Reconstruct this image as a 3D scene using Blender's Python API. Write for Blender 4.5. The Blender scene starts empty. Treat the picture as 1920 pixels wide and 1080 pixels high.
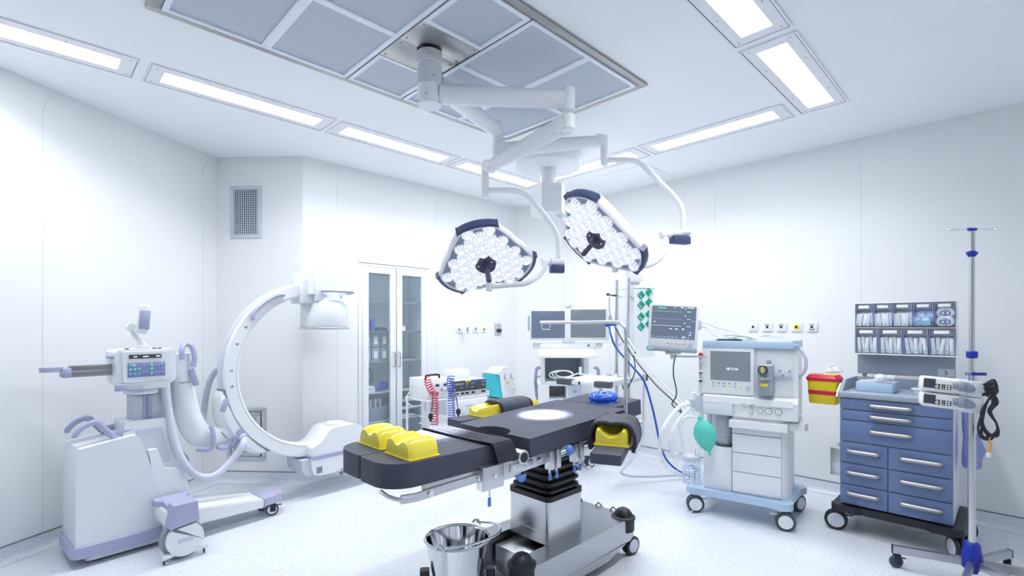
import bpy, bmesh, math, random
from mathutils import Vector, Matrix
random.seed(7)
C = bpy.context.scene.collection
SC = bpy.context.scene
PI = math.pi
R = math.radians
# ---------------------------------------------------------------- camera (level, 17 mm, small upward lens shift)
EYE, FPX, HOR = 1.5, 928.0, 612.0
cam_d = bpy.data.cameras.new('camera'); cam = bpy.data.objects.new('camera', cam_d); C.objects.link(cam)
cam.location = (0, 0, EYE); cam.rotation_euler = (R(90), 0, 0)
cam_d.sensor_width = 36; cam_d.lens = 36 * FPX / 1920; cam_d.shift_y = (HOR - 540) / 1920; cam_d.clip_start = .05
SC.camera = cam
# ---------------------------------------------------------------- world, exposure
w = bpy.data.worlds.new('world'); SC.world = w; w.use_nodes = True
w.node_tree.nodes['Background'].inputs[0].default_value = (.85, .91, 1, 1)
w.node_tree.nodes['Background'].inputs[1].default_value = .3
SC.view_settings.view_transform = 'Standard'; SC.view_settings.look = 'None'
SC.view_settings.exposure = 0.67; SC.view_settings.gamma = 1.0; SC.view_settings.use_curve_mapping = False
LIGHT = 7.5        # brightness of the ceiling fixtures
LAMP_W = 6.9
CEIL = 3.13
try:
    SC.cycles.max_bounces = 10; SC.cycles.diffuse_bounces = 6; SC.cycles.transparent_max_bounces = 16
    SC.cycles.sample_clamp_indirect = 6; SC.cycles.caustics_reflective = False; SC.cycles.caustics_refractive = False
except Exception: pass
# ---------------------------------------------------------------- measuring helpers
YAW = R(45.5); SU, CU = math.sin(YAW), math.cos(YAW)
def uv(u, v, z=0): return Vector((u*SU - v*CU, u*CU + v*SU, z))      # room axes: u along the lamp rows, v across them
def at(px, py, Y): return Vector(((px-960)/FPX*Y, Y, EYE - (py-HOR)/FPX*Y))   # a measured point at distance Y
def hit(px, P, Q):                                                            # where a bearing meets a wall line
    r = (px-960)/FPX; d = (Q[0]-P[0], Q[1]-P[1]); t = (r*P[1]-P[0])/(d[0]-r*d[1]); return t
# ---------------------------------------------------------------- materials
def mat(name, col, rough=.45, metal=0., var=.03, scale=40, emit=None, estr=0., trans=0., alpha=1., coat=0., bump=0., bscale=200, ior=1.45, spec=.5):
    m = bpy.data.materials.new(name); m.use_nodes = True; nt = m.node_tree; b = nt.nodes['Principled BSDF']
    tc = nt.nodes.new('ShaderNodeTexCoord'); n = nt.nodes.new('ShaderNodeTexNoise'); n.inputs['Scale'].default_value = scale
    nt.links.new(tc.outputs['Object'], n.inputs['Vector'])
    mx = nt.nodes.new('ShaderNodeMix'); mx.data_type = 'RGBA'
    mx.inputs[6].default_value = (*[max(0, c*(1-var)) for c in col], 1); mx.inputs[7].default_value = (*[min(1, c*(1+var)) for c in col], 1)
    nt.links.new(n.outputs['Fac'], mx.inputs[0]); nt.links.new(mx.outputs[2], b.inputs['Base Color'])
    b.inputs['Roughness'].default_value = rough; b.inputs['Metallic'].default_value = metal; b.inputs['IOR'].default_value = ior
    b.inputs['Transmission Weight'].default_value = trans; b.inputs['Alpha'].default_value = alpha; b.inputs['Coat Weight'].default_value = coat
    b.inputs['Specular IOR Level'].default_value = spec
    if emit: b.inputs['Emission Color'].default_value = (*emit, 1); b.inputs['Emission Strength'].default_value = estr
    if bump:
        n2 = nt.nodes.new('ShaderNodeTexNoise'); n2.inputs['Scale'].default_value = bscale; nt.links.new(tc.outputs['Object'], n2.inputs['Vector'])
        bp = nt.nodes.new('ShaderNodeBump'); bp.inputs['Strength'].default_value = bump; bp.inputs['Distance'].default_value = .002
        nt.links.new(n2.outputs['Fac'], bp.inputs['Height']); nt.links.new(bp.outputs[0], b.inputs['Normal'])
    return m
def brushed(name, col, rough=.3, axis=2, k=60):
    m = mat(name, col, rough, 1.0, .02); nt = m.node_tree; b = nt.nodes['Principled BSDF']
    tc = nt.nodes.new('ShaderNodeTexCoord'); mp = nt.nodes.new('ShaderNodeMapping'); s = [k, k, k]; s[axis] = 1.5
    mp.inputs['Scale'].default_value = s; n = nt.nodes.new('ShaderNodeTexNoise'); n.inputs['Scale'].default_value = 6
    nt.links.new(tc.outputs['Object'], mp.inputs[0]); nt.links.new(mp.outputs[0], n.inputs['Vector'])
    r = nt.nodes.new('ShaderNodeMapRange'); r.inputs[3].default_value = rough*.92; r.inputs[4].default_value = rough*1.08
    nt.links.new(n.outputs['Fac'], r.inputs[0]); nt.links.new(r.outputs[0], b.inputs['Roughness'])
    return m
def clear(name, col=(.9,.93,.96), opa=.25, rough=.05):
    m = bpy.data.materials.new(name); m.use_nodes = True; nt = m.node_tree; nt.nodes.clear()
    o = nt.nodes.new('ShaderNodeOutputMaterial'); t = nt.nodes.new('ShaderNodeBsdfTransparent'); p = nt.nodes.new('ShaderNodeBsdfPrincipled')
    n = nt.nodes.new('ShaderNodeTexNoise'); n.inputs['Scale'].default_value = 30; tc = nt.nodes.new('ShaderNodeTexCoord'); nt.links.new(tc.outputs['Object'], n.inputs['Vector'])
    r = nt.nodes.new('ShaderNodeMapRange'); r.inputs[3].default_value = opa*.8; r.inputs[4].default_value = min(1, opa*1.2)
    nt.links.new(n.outputs['Fac'], r.inputs[0])
    p.inputs['Base Color'].default_value = (*col, 1); p.inputs['Roughness'].default_value = rough
    t.inputs[0].default_value = (*[min(1, c*1.03) for c in col], 1)
    x = nt.nodes.new('ShaderNodeMixShader'); nt.links.new(r.outputs[0], x.inputs[0]); nt.links.new(t.outputs[0], x.inputs[1]); nt.links.new(p.outputs[0], x.inputs[2]); nt.links.new(x.outputs[0], o.inputs[0])
    return m
def vinyl():
    m = bpy.data.materials.new('speckled_vinyl'); m.use_nodes = True; nt = m.node_tree; b = nt.nodes['Principled BSDF']
    tc = nt.nodes.new('ShaderNodeTexCoord'); L = nt.links.new
    def spots(scale, lo, hi, rnd=1.):
        v = nt.nodes.new('ShaderNodeTexVoronoi'); v.inputs['Scale'].default_value = scale; v.inputs['Randomness'].default_value = rnd; L(tc.outputs['Object'], v.inputs['Vector'])
        n = nt.nodes.new('ShaderNodeTexNoise'); n.inputs['Scale'].default_value = scale*.9; n.inputs['Detail'].default_value = 2; L(tc.outputs['Object'], n.inputs['Vector'])
        a = nt.nodes.new('ShaderNodeMath'); a.operation = 'MULTIPLY_ADD'; a.inputs[1].default_value = .55; L(n.outputs['Fac'], a.inputs[0]); L(v.outputs['Distance'], a.inputs[2])
        r = nt.nodes.new('ShaderNodeMapRange'); r.inputs[1].default_value = lo; r.inputs[2].default_value = hi; r.inputs[3].default_value = 1; r.inputs[4].default_value = 0; L(a.outputs[0], r.inputs[0])
        return r.outputs[0]
    def mix(f, c1, c2):
        x = nt.nodes.new('ShaderNodeMix'); x.data_type = 'RGBA'; L(f, x.inputs[0])
        if isinstance(c1, tuple): x.inputs[6].default_value = c1
        else: L(c1, x.inputs[6])
        x.inputs[7].default_value = c2; return x.outputs[2]
    n0 = nt.nodes.new('ShaderNodeTexNoise'); n0.inputs['Scale'].default_value = 160; L(tc.outputs['Object'], n0.inputs['Vector'])
    c = mix(n0.outputs['Fac'], (.67,.71,.77,1), (.77,.805,.86,1))
    c = mix(spots(150, .44, .50), c, (.40,.44,.52,1))
    c = mix(spots(70, .40, .43), c, (.24,.27,.35,1))
    c = mix(spots(62, .345, .365), c, (.08,.10,.15,1))
    L(c, b.inputs['Base Color']); b.inputs['Roughness'].default_value = .32; b.inputs['Specular IOR Level'].default_value = .45
    return m
M = {}
M['wall'] = mat('wall_panel_white', (.80,.815,.83), .38, var=.01, scale=2)
M['ceil'] = mat('ceiling_white', (.89,.91,.935), .6, var=.01, scale=2)
M['seam'] = mat('panel_joint', (.66,.68,.71), .6)
M['floor'] = vinyl()
M['white'] = mat('white_plastic', (.80,.815,.84), .3, var=.01)
M['white2'] = mat('white_enamel', (.76,.79,.83), .28, var=.01)
M['lglass'] = mat('milky_diffuser', (.9,.93,.97), .5, emit=(.955,.98,1), estr=LIGHT)
M['fix'] = mat('fixture_white_metal', (.84,.84,.875), .4)
M['gap'] = mat('dark_joint', (.18,.19,.22), .6)
M['steel'] = brushed('brushed_stainless', (.62,.63,.66), .32, 0, 160)
M['steelv'] = brushed('brushed_stainless_vertical', (.60,.61,.63), .26, 2, 220)
M['satin'] = mat('satin_steel', (.47,.48,.51), .32, 1.0)
M['chrome'] = mat('polished_chrome', (.80,.81,.84), .08, 1.0, .01)
M['alu'] = mat('satin_aluminium', (.70,.71,.74), .35, 1.0)
M['grid'] = mat('white_grid_profile', (.82,.86,.93), .35)
M['filter'] = mat('grey_blue_diffuser_fabric', (.53,.575,.64), .8, var=.02, scale=3)
M['black'] = mat('black_rubber', (.018,.02,.028), .45)
M['dark'] = mat('dark_grey_plastic', (.06,.065,.085), .4)
M['pad'] = mat('charcoal_pad_fabric', (.066,.071,.102), .5, var=.12, scale=120, bump=.25, bscale=500, spec=.4)
M['padedge'] = mat('charcoal_seam', (.025,.027,.04), .6)
M['navy'] = mat('navy_plastic', (.055,.075,.17), .38)
M['purple'] = mat('lilac_plastic', (.40,.42,.60), .4)
M['lgrey'] = mat('pale_grey_plastic', (.56,.60,.68), .35)
M['grey'] = mat('mid_grey_plastic', (.28,.32,.38), .4)
M['hose'] = mat('pale_lilac_hose', (.60,.63,.72), .4)
M['blue'] = mat('blue_plastic', (.04,.12,.55), .35)
M['knob'] = mat('sky_blue_plastic', (.12,.24,.68), .35)
M['royal'] = mat('royal_blue_plastic', (.012,.03,.36), .35)
M['yellow'] = mat('yellow_plastic', (.86,.66,.02), .35)
M['red'] = mat('red_plastic', (.62,.02,.05), .35)
M['teal'] = mat('teal_plastic', (.06,.55,.65), .4)
M['green'] = mat('green_plastic', (.0,.30,.20), .4)
M['screen'] = mat('screen_glass_slate', (.045,.06,.10), .15, emit=(.20,.26,.36), estr=.35)
M['screeng'] = mat('screen_glass_grey', (.06,.07,.09), .12, emit=(.27,.32,.38), estr=.35)
M['glow'] = mat('lit_symbol_white', (.8,.85,.9), .4, emit=(.85,.9,1), estr=.9)
M['glowg'] = mat('lit_symbol_green', (.1,.6,.4), .4, emit=(.2,.9,.6), estr=.7)
M['glowb'] = mat('lit_symbol_blue', (.2,.3,.8), .4, emit=(.35,.5,1), estr=.6)
M['orange'] = mat('orange_plastic', (.85,.35,.05), .4)
M['clear'] = clear('clear_plastic', (.90,.93,.97), .22)
M['tub'] = clear('frosted_tubing', (.92,.95,.98), .62, .2)
M['glass'] = clear('cabinet_glass', (.92,.955,.97), .07, .02)
M['pack'] = mat('paper_packaging', (.84,.86,.88), .5)
M['cartblue'] = mat('blue_lacquer', (.145,.205,.385), .35, var=.02)
M['cartgrey'] = mat('grey_blue_laminate', (.33,.38,.45), .35)
M['lblue'] = mat('pale_blue_plastic', (.45,.60,.78), .35)
M['shelf'] = mat('cabinet_interior_grey_blue', (.70,.78,.82), .5)
# ---------------------------------------------------------------- mesh builder
class MB:
    def __init__(s): s.b = bmesh.new(); s.m = Matrix.Identity(4); s.mi = 0; s.mats = []; s.lay = s.b.faces.layers.int.new('set')
    def use(s, mat):
        if mat not in s.mats: s.mats.append(mat)
        s.mi = s.mats.index(mat); return s
    def fr(s, loc=(0,0,0), x=None, z=None, rz=0, rx=0, ry=0):
        if x is not None:
            z = Vector(z).normalized(); x = Vector(x); x = (x - x.dot(z)*z).normalized(); y = z.cross(x)
            s.m = Matrix.Translation(loc) @ Matrix((x, y, z)).transposed().to_4x4()
        else: s.m = Matrix.Translation(loc) @ Matrix.Rotation(rz, 4, 'Z') @ Matrix.Rotation(ry, 4, 'Y') @ Matrix.Rotation(rx, 4, 'X')
        return s
    def V(s, p): return s.b.verts.new(s.m @ Vector(p))
    def done(s):
        L_ = s.lay
        for f in s.b.faces:
            if not f[L_]: f.material_index = s.mi; f[L_] = 1
        return s
    def F(s, vs):
        try: return s.b.faces.new(vs)
        except ValueError: return None
    def prism(s, pts, z0, z1, bev=0, seg=2, top=None):
        a = [s.V((x, y, z0)) for x, y in pts]; t = top or pts; c = [s.V((x, y, z1)) for x, y in t]; n = len(pts)
        fs = [s.F(a[::-1]), s.F(c)] + [s.F((a[i], a[(i+1) % n], c[(i+1) % n], c[i])) for i in range(n)]
        if bev:
            es = list({e for f in fs if f for e in f.edges if e.calc_face_angle(0) > .35} | set())
            if es: bmesh.ops.bevel(s.b, geom=es, offset=bev, segments=seg, affect='EDGES', profile=.5, clamp_overlap=True)
        return s.done()
    def box(s, x0, x1, y0, y1, z0, z1, bev=0, seg=2):
        s.b.normal_update()
        a = [s.V(p) for p in ((x0,y0,z0),(x1,y0,z0),(x1,y1,z0),(x0,y1,z0),(x0,y0,z1),(x1,y0,z1),(x1,y1,z1),(x0,y1,z1))]
        fs = [s.F([a[i] for i in q]) for q in ((3,2,1,0),(4,5,6,7),(0,1,5,4),(1,2,6,5),(2,3,7,6),(3,0,4,7))]
        if bev:
            bmesh.ops.bevel(s.b, geom=list({e for f in fs for e in f.edges}), offset=bev, segments=seg, affect='EDGES', profile=.5, clamp_overlap=True)
        return s.done()
    def hexa(s, lo, hi, z0, z1, bev=0, seg=2):   # frustum between two rectangles (x0,x1,y0,y1)
        p = lambda r: [(r[0],r[2]),(r[1],r[2]),(r[1],r[3]),(r[0],r[3])]
        return s.prism(p(lo), z0, z1, bev, seg, p(hi))
    def cyl(s, p0, p1, r, r2=None, n=20, bev=0):
        p0, p1 = Vector(p0), Vector(p1); z = (p1-p0).normalized(); x = z.orthogonal().normalized(); y = z.cross(x); r2 = r if r2 is None else r2
        pr = [(0, 0), (r, 0), (r2, (p1-p0).length), (0, (p1-p0).length)]
        if bev: L = pr[2][1]; pr = [(0,0),(r-bev,0),(r,bev),(r2,L-bev),(r2-bev,L),(0,L)]
        return s.rev(pr, p0, x, y, z, n)
    def rev(s, prof, o, x, y, z, n=24, a0=0, a1=2*PI):
        full = abs(a1-a0-2*PI) < 1e-6; rings = []; k = n if full else n+1
        for r, h in prof:
            if r < 1e-6: rings.append([s.V(o + z*h)])
            else: rings.append([s.V(o + x*(r*math.cos(a0+(a1-a0)*i/n)) + y*(r*math.sin(a0+(a1-a0)*i/n)) + z*h) for i in range(k)])
        for A, B in zip(rings, rings[1:]):
            for i in range(n):
                j = (i+1) % k
                if len(A) == 1 and len(B) == 1: break
                if len(A) == 1: s.F((A[0], B[j], B[i]))
                elif len(B) == 1: s.F((A[i], A[j], B[0]))
                else: s.F((A[i], A[j], B[j], B[i]))
        return s.done()
    def lathe(s, prof, c=(0,0,0), n=28, ax='z'):
        X, Y, Z = {'z': ((1,0,0),(0,1,0),(0,0,1)), 'x': ((0,1,0),(0,0,1),(1,0,0)), 'y': ((0,0,1),(1,0,0),(0,1,0))}[ax]
        return s.rev(prof, Vector(c), Vector(X), Vector(Y), Vector(Z), n)
    def ball(s, c, r, n=16, sc=(1,1,1), half=False):
        rings = []; k = n//2; c = Vector(c); lo = 0 if not half else k//2
        for j in range(k+1):
            t = PI*j/k
            if half and t > PI/2+1e-6: break
            rr = math.sin(t)
            if rr < 1e-6: rings.append([s.V(c+Vector((0,0,r*sc[2]*math.cos(t))))])
            else: rings.append([s.V(c+Vector((r*sc[0]*rr*math.cos(2*PI*i/n), r*sc[1]*rr*math.sin(2*PI*i/n), r*sc[2]*math.cos(t)))) for i in range(n)])
        if half: rings.append([s.V(c)])
        for A, B in zip(rings, rings[1:]):
            for i in range(n):
                j = (i+1) % n
                if len(A) == 1: s.F((A[0], B[i], B[j]))
                elif len(B) == 1: s.F((A[j], A[i], B[0]))
                else: s.F((A[i], B[i], B[j], A[j]))
        return s.done()
    def tube(s, pts, r, n=10, smooth=6, closed=False, rr=None, flat=1.):
        P = [Vector(p) for p in pts]
        if smooth and len(P) > 2: P, rr = spline(P, smooth, closed, rr)
        N = len(P); rings = []; up = None
        for i in range(N):
            a = P[(i-1) % N] if (i or closed) else P[0]; b = P[(i+1) % N] if (i < N-1 or closed) else P[-1]
            t = (b-a).normalized()
            if up is None: up = t.orthogonal().normalized() if abs(t.z) > .9 else Vector((0,0,1))
            sd = t.cross(up)
            if sd.length < 1e-5: sd = t.orthogonal()
            sd.normalize(); up = sd.cross(t).normalized(); q = rr[i] if rr else r
            rings.append([s.V(P[i] + sd*(q*math.cos(2*PI*k/n)) + up*(q*flat*math.sin(2*PI*k/n))) for k in range(n)])
        for i in range(N if closed else N-1):
            A, B = rings[i], rings[(i+1) % N]
            for k in range(n): s.F((A[k], B[k], B[(k+1) % n], A[(k+1) % n]))
        if not closed: s.F(rings[0]); s.F(rings[-1][::-1])
        return s.done()
    def bar(s, pts, w, h, bev=0, up=(0,0,1), closed=False):      # rectangular section swept along points, no smoothing
        P = [Vector(p) for p in pts]; N = len(P); rings = []; upv = Vector(up)
        for i in range(N):
            a = P[(i-1) % N] if (i or closed) else P[0]; b = P[(i+1) % N] if (i < N-1 or closed) else P[-1]
            t = (b-a).normalized(); sd = t.cross(upv).normalized(); u2 = sd.cross(t).normalized()
            rings.append([s.V(P[i] + sd*x + u2*y) for x, y in ((-w/2,-h/2),(w/2,-h/2),(w/2,h/2),(-w/2,h/2))])
        for i in range(N if closed else N-1):
            A, B = rings[i], rings[(i+1) % N]
            for k in range(4): s.F((A[k], A[(k+1) % 4], B[(k+1) % 4], B[k]))
        if not closed: s.F(rings[0][::-1]); s.F(rings[-1])
        return s.done()
    def grid(s, fn, nu, nv):
        g = [[s.V(fn(i/nu, j/nv)) for j in range(nv+1)] for i in range(nu+1)]
        for i in range(nu):
            for j in range(nv): s.F((g[i][j], g[i+1][j], g[i+1][j+1], g[i][j+1]))
        return s.done()
    def mesh(s, me):
        t_ = bmesh.new(); t_.from_mesh(me); mp = {v: s.V(v.co) for v in t_.verts}
        for f in t_.faces: s.F([mp[v] for v in f.verts])
        t_.free(); return s.done()
    def loft(s, rings, caps=True, closed=True):
        g = [[s.V(p) for p in r] for r in rings]; m = len(g[0])
        for A, B in zip(g, g[1:]):
            for k in range(m if closed else m-1): s.F((A[k], A[(k+1) % m], B[(k+1) % m], B[k]))
        if caps: s.F(g[0][::-1]); s.F(g[-1])
        return s.done()
    def build(s, name, mat=None, parent=None, ang=38, loc=None, kind=None, sep=False):
        if mat is not None and not s.mats: s.mats = [mat]
        if parent and parent.parent and parent.parent.parent: parent = parent.parent
        if sep:
            left = set(s.b.verts); out = []
            while left:
                st = [left.pop()]; isl = set(st)
                while st:
                    v = st.pop()
                    for e in v.link_edges:
                        q = e.other_vert(v)
                        if q in left: left.discard(q); isl.add(q); st.append(q)
                k = MB(); k.mats = list(s.mats); mp = {v: k.b.verts.new(v.co) for v in isl}
                for f in {f for v in isl for f in v.link_faces}:
                    nf = k.b.faces.new([mp[v] for v in f.verts]); nf.material_index = f.material_index; nf[k.lay] = 1
                out.append(k.build(name, None, parent, ang))
            s.b.free(); return out
        bmesh.ops.recalc_face_normals(s.b, faces=s.b.faces[:])
        me = bpy.data.meshes.new(name); s.b.to_mesh(me); s.b.free()
        for p in me.polygons: p.use_smooth = True
        me.set_sharp_from_angle(angle=R(ang))
        for q in s.mats: me.materials.append(q)
        o = bpy.data.objects.new(name, me); C.objects.link(o)
        if parent: o.parent = parent
        if loc: o.location = loc
        if kind: o['kind'] = kind
        return o
def spline(P, k, closed=False, rr=None):
    out, ro, N = [], [], len(P); segs = N if closed else N-1
    for i in range(segs):
        p0 = P[(i-1) % N] if (i or closed) else P[0]*2-P[1]; p1 = P[i]; p2 = P[(i+1) % N]; p3 = P[(i+2) % N] if (i < N-2 or closed) else P[-1]*2-P[-2]
        for j in range(k):
            t = j/k; out.append(.5*((2*p1)+(p2-p0)*t+(2*p0-5*p1+4*p2-p3)*t*t+(3*p1-p0-3*p2+p3)*t**3))
            if rr: ro.append(rr[i]*(1-t)+rr[(i+1) % N]*t)
    if not closed:
        out.append(P[-1]);
        if rr: ro.append(rr[-1])
    return out, (ro if rr else None)
def rrect(x0, x1, y0, y1, r, n=5, rs=None):
    rs = rs or (r, r, r, r); out = []
    for (cx, cy, a), q in zip(((x0,y0,180),(x1,y0,270),(x1,y1,0),(x0,y1,90)), rs):
        ox = cx + q*(1 if cx == x0 else -1); oy = cy + q*(1 if cy == y0 else -1)
        if q < 1e-6: out.append((cx, cy)); continue
        for i in range(n+1):
            t = R(a + 90*i/n); out.append((ox+q*math.cos(t), oy+q*math.sin(t)))
    return out
def thing(name, label, cat, loc=(0,0,0), rz=0, group=None):
    o = bpy.data.objects.new(name, None); C.objects.link(o); o.location = loc; o.rotation_euler = (0,0,rz); o.empty_display_size = .1
    o['label'] = label; o['category'] = cat
    if group: o['group'] = group
    return o
def tag(o, label, cat, group=None, kind=None):
    o['label'] = label; o['category'] = cat
    if group: o['group'] = group
    if kind: o['kind'] = kind
    return o
def dup(root, loc=None, rz=None, label=None, rot=None):
    r = root.copy(); C.objects.link(r)
    if loc is not None: r.location = loc
    if rz is not None: r.rotation_euler = (0,0,rz)
    if label: r['label'] = label
    for ch in list(root.children):
        c = ch.copy(); C.objects.link(c); c.parent = r
        for g in list(ch.children):
            d = g.copy(); C.objects.link(d); d.parent = c
    return r
def text(s, size, ext=.0005):
    cu = bpy.data.curves.new('t', 'FONT'); cu.body = s; cu.size = size; cu.extrude = ext; cu.align_x = 'CENTER'; cu.align_y = 'CENTER'
    o = bpy.data.objects.new('t', cu); me = bpy.data.meshes.new_from_object(o); bpy.data.objects.remove(o); return me
# ================================================================ ROOM SHELL
PL = [(-4.30,-1.75), (-3.22,3.115), (-2.85,4.78), (-2.0,4.73), (.035,6.73), (.715,6.573), (4.115,3.20), (1.15,-3.3)]
names = ['left', 'left_bay', 'vent', 'back', 'corner', 'right', 'front', 'rear']
PL[0] = (-3.22-.37/1.665*4.6, 3.115-4.6)
NW = len(PL)
def wall(side, P, Q, seams=(), z0=0, z1=CEIL, t0=0, t1=1, mb=None):
    P, Q = Vector((*P, 0)), Vector((*Q, 0)); d = Q-P; L = d.length; d.normalize(); n = Vector((d.y, -d.x, 0))   # inward (chain runs clockwise)
    b = mb or MB(); b.use(M['wall']); b.fr(P, x=d, z=(0,0,1))                    # local y = left of d = outward
    b.box(t0*L, t1*L, 0, .08, z0, z1)
    b.use(M['seam'])
    for t, side_ in seams:
        s = t*L; r = .10*side_; zt = CEIL-.22
        b.box(s-.0018, s+.0018, -.0012, .001, .1, zt)
        b.bar([(s + r*(1-math.cos(a)), -.0004, zt+.18*math.sin(a)) for a in [i*PI/16 for i in range(9)]], .0016, .0034, up=(0,1,0))
    return b
def seam(i, px, sd=1): return (hit(px, PL[i], PL[(i+1) % NW]), sd)
S = 'structure'
wall('left', PL[0], PL[1], [seam(0, 80, 1)] if 0 < hit(80, PL[0], PL[1]) < 1 else []).build('wall_left', kind=S)
wall('left_bay', PL[1], PL[2], [(hit(80, PL[1], PL[2]), 1), (hit(381, PL[1], PL[2]), 1)]).build('wall_left_bay', kind=S)
wall('vent', PL[2], PL[3]).build('wall_vent', kind=S)
# back wall with the recessed cupboard opening
ta, tb = hit(675, PL[3], PL[4]), hit(802, PL[3], PL[4]); CZ0, CZ1 = .13, 2.14
b = wall('back', PL[3], PL[4], [seam(3, 632, 1), seam(3, 817, 1)], t1=ta)
wall('back', PL[3], PL[4], t0=tb, mb=b); wall('back', PL[3], PL[4], t0=ta, t1=tb, z0=CZ1, mb=b); wall('back', PL[3], PL[4], t0=ta, t1=tb, z1=CZ0, mb=b)
b.build('wall_back', kind=S)
wall('corner', PL[4], PL[5], [(.03, 1), (.97, 1)]).build('wall_corner', kind=S)
wall('right', PL[5], PL[6], [seam(5, 1143, -1), seam(5, 1341, -1), seam(5, 1614, -1)]).build('wall_right', kind=S)
wall('front', PL[6], PL[7]).build('wall_front', kind=S)
wall('rear', PL[7], PL[0]).build('wall_rear', kind=S)
b = MB(); b.prism([(x, y) for x, y in PL][::-1], -.08, 0); b.build('floor', M['floor'], kind=S)
b = MB(); b.prism([(x, y) for x, y in PL][::-1], CEIL, CEIL+.08); b.build('ceiling', M['ceil'], kind=S)
# coved skirting, mitred from wall to wall
def inset(i, d):
    a, p, q = Vector(PL[i-1]), Vector(PL[i]), Vector(PL[(i+1) % NW]); e, g = (p-a).normalized(), (q-p).normalized()
    n1, n2 = Vector((e.y, -e.x)), Vector((g.y, -g.x)); m_ = (n1+n2).normalized(); return p + m_*(d/m_.dot(n1))
prof = [(.0035,.103), (.0035,.05), (.006,.032), (.014,.016), (.028,.006), (.05,.0015)]
for i in range(NW):
    b = MB(); b.use(M['floor']); j = (i+1) % NW
    rows = [[b.V((*inset(k, d), z)) for d, z in prof] for k in (i, j)]
    for k in range(len(prof)-1): b.F((rows[0][k], rows[1][k], rows[1][k+1], rows[0][k+1]))
    b.done(); b.use(M['gap'])
    pp = [(.0005,.1095), (.006,.1095), (.006,.103), (.0005,.103)]
    rows = [[b.V((*inset(k, d), z)) for d, z in pp] for k in (i, j)]
    for k in range(3): b.F((rows[0][k], rows[1][k], rows[1][k+1], rows[0][k+1]))
    b.done(); b.build('baseboard_'+names[i], kind=S)
# ================================================================ CEILING FIXTURES
lights = [
 (-.70,.50,3.9,0,'long recessed ceiling light at the far left of the picture, cut by its edge'),
 (.55,1.75,3.9,0,'second recessed light from the left in the left ceiling row'),
 (1.79,2.99,3.9,0,'third recessed light of the left ceiling row, right above the glass cupboard'),
 (3.04,4.24,3.9,0,'recessed ceiling light at the room corner end of the left row'),
 (2.44,3.64,4.1,1,'recessed ceiling light in the back row behind the round white pendant plate'),
 (1.20,2.39,4.1,1,'recessed ceiling light in the back row nearest the right corner of the ring'),
 (3.02,4.24,1.0,0,'broad looking recessed ceiling light where right and back rows meet'),
 (1.75,2.96,1.0,0,'recessed ceiling light at the top edge of the picture in the right row'),
 (.48,1.69,1.0,0,'recessed ceiling light out of view in the right row'),
]
def ceiling_light(u0, u1, vc, across, label):
    t = thing('ceiling_light', label, 'ceiling light', uv((u0+u1)/2 if not across else vc, vc if not across else (u0+u1)/2, CEIL), PI/2-YAW + (PI/2 if across else 0), 'recessed ceiling light strips')
    L = (u1-u0)/2-.012; W = .14
    b = MB(); b.use(M['fix'])
    for x0, x1, y0, y1 in ((-L, L, -W, -.082), (-L, L, .082, W), (-L, -L+.075, -.082, .082), (L-.075, L, -.082, .082)): b.box(x0, x1, y0, y1, -.006, -.0005)
    b.box(-L-.012, L+.012, -W-.018, -W-.005, -.009, -.0005); b.box(-L-.012, L+.012, W+.005, W+.018, -.009, -.0005)
    b.box(-L-.012, -L-.004, -W-.005, W+.005, -.009, -.0005); b.box(L+.004, L+.012, -W-.005, W+.005, -.009, -.0005)
    b.use(M['gap'])
    for x0, x1, y0, y1 in ((-L-.004, L+.004, -W-.005, -W), (-L-.004, L+.004, W, W+.005), (-L-.004, -L, -W, W), (L, L+.004, -W, W)): b.box(x0, x1, y0, y1, -.003, -.0005)
    for x in (-L+.03, -L*.45, L*.45, L-.03):
        for y in (-.112, .112): b.cyl((x, y, -.0075), (x, y, -.005), .004, n=8)
    b.build('frame', parent=t)
    b = MB(); b.box(-L+.075, L-.075, -.082, .082, -.005, -.001); b.build('diffuser', M['lglass'], t)
    ld = bpy.data.lights.new('ceiling_lamp', 'AREA'); lo = bpy.data.objects.new('ceiling_lamp', ld); C.objects.link(lo); ld.shape = 'RECTANGLE'; ld.size = 2*(L-.075); ld.size_y = .164
    ld.energy = LAMP_W; ld.color = (.955,.98,1); ld.spread = R(140); lo.location = t.location + Vector((0,0,-.012)); lo.rotation_euler = (0, 0, t.rotation_euler[2])
for a in lights: ceiling_light(*a)
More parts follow.
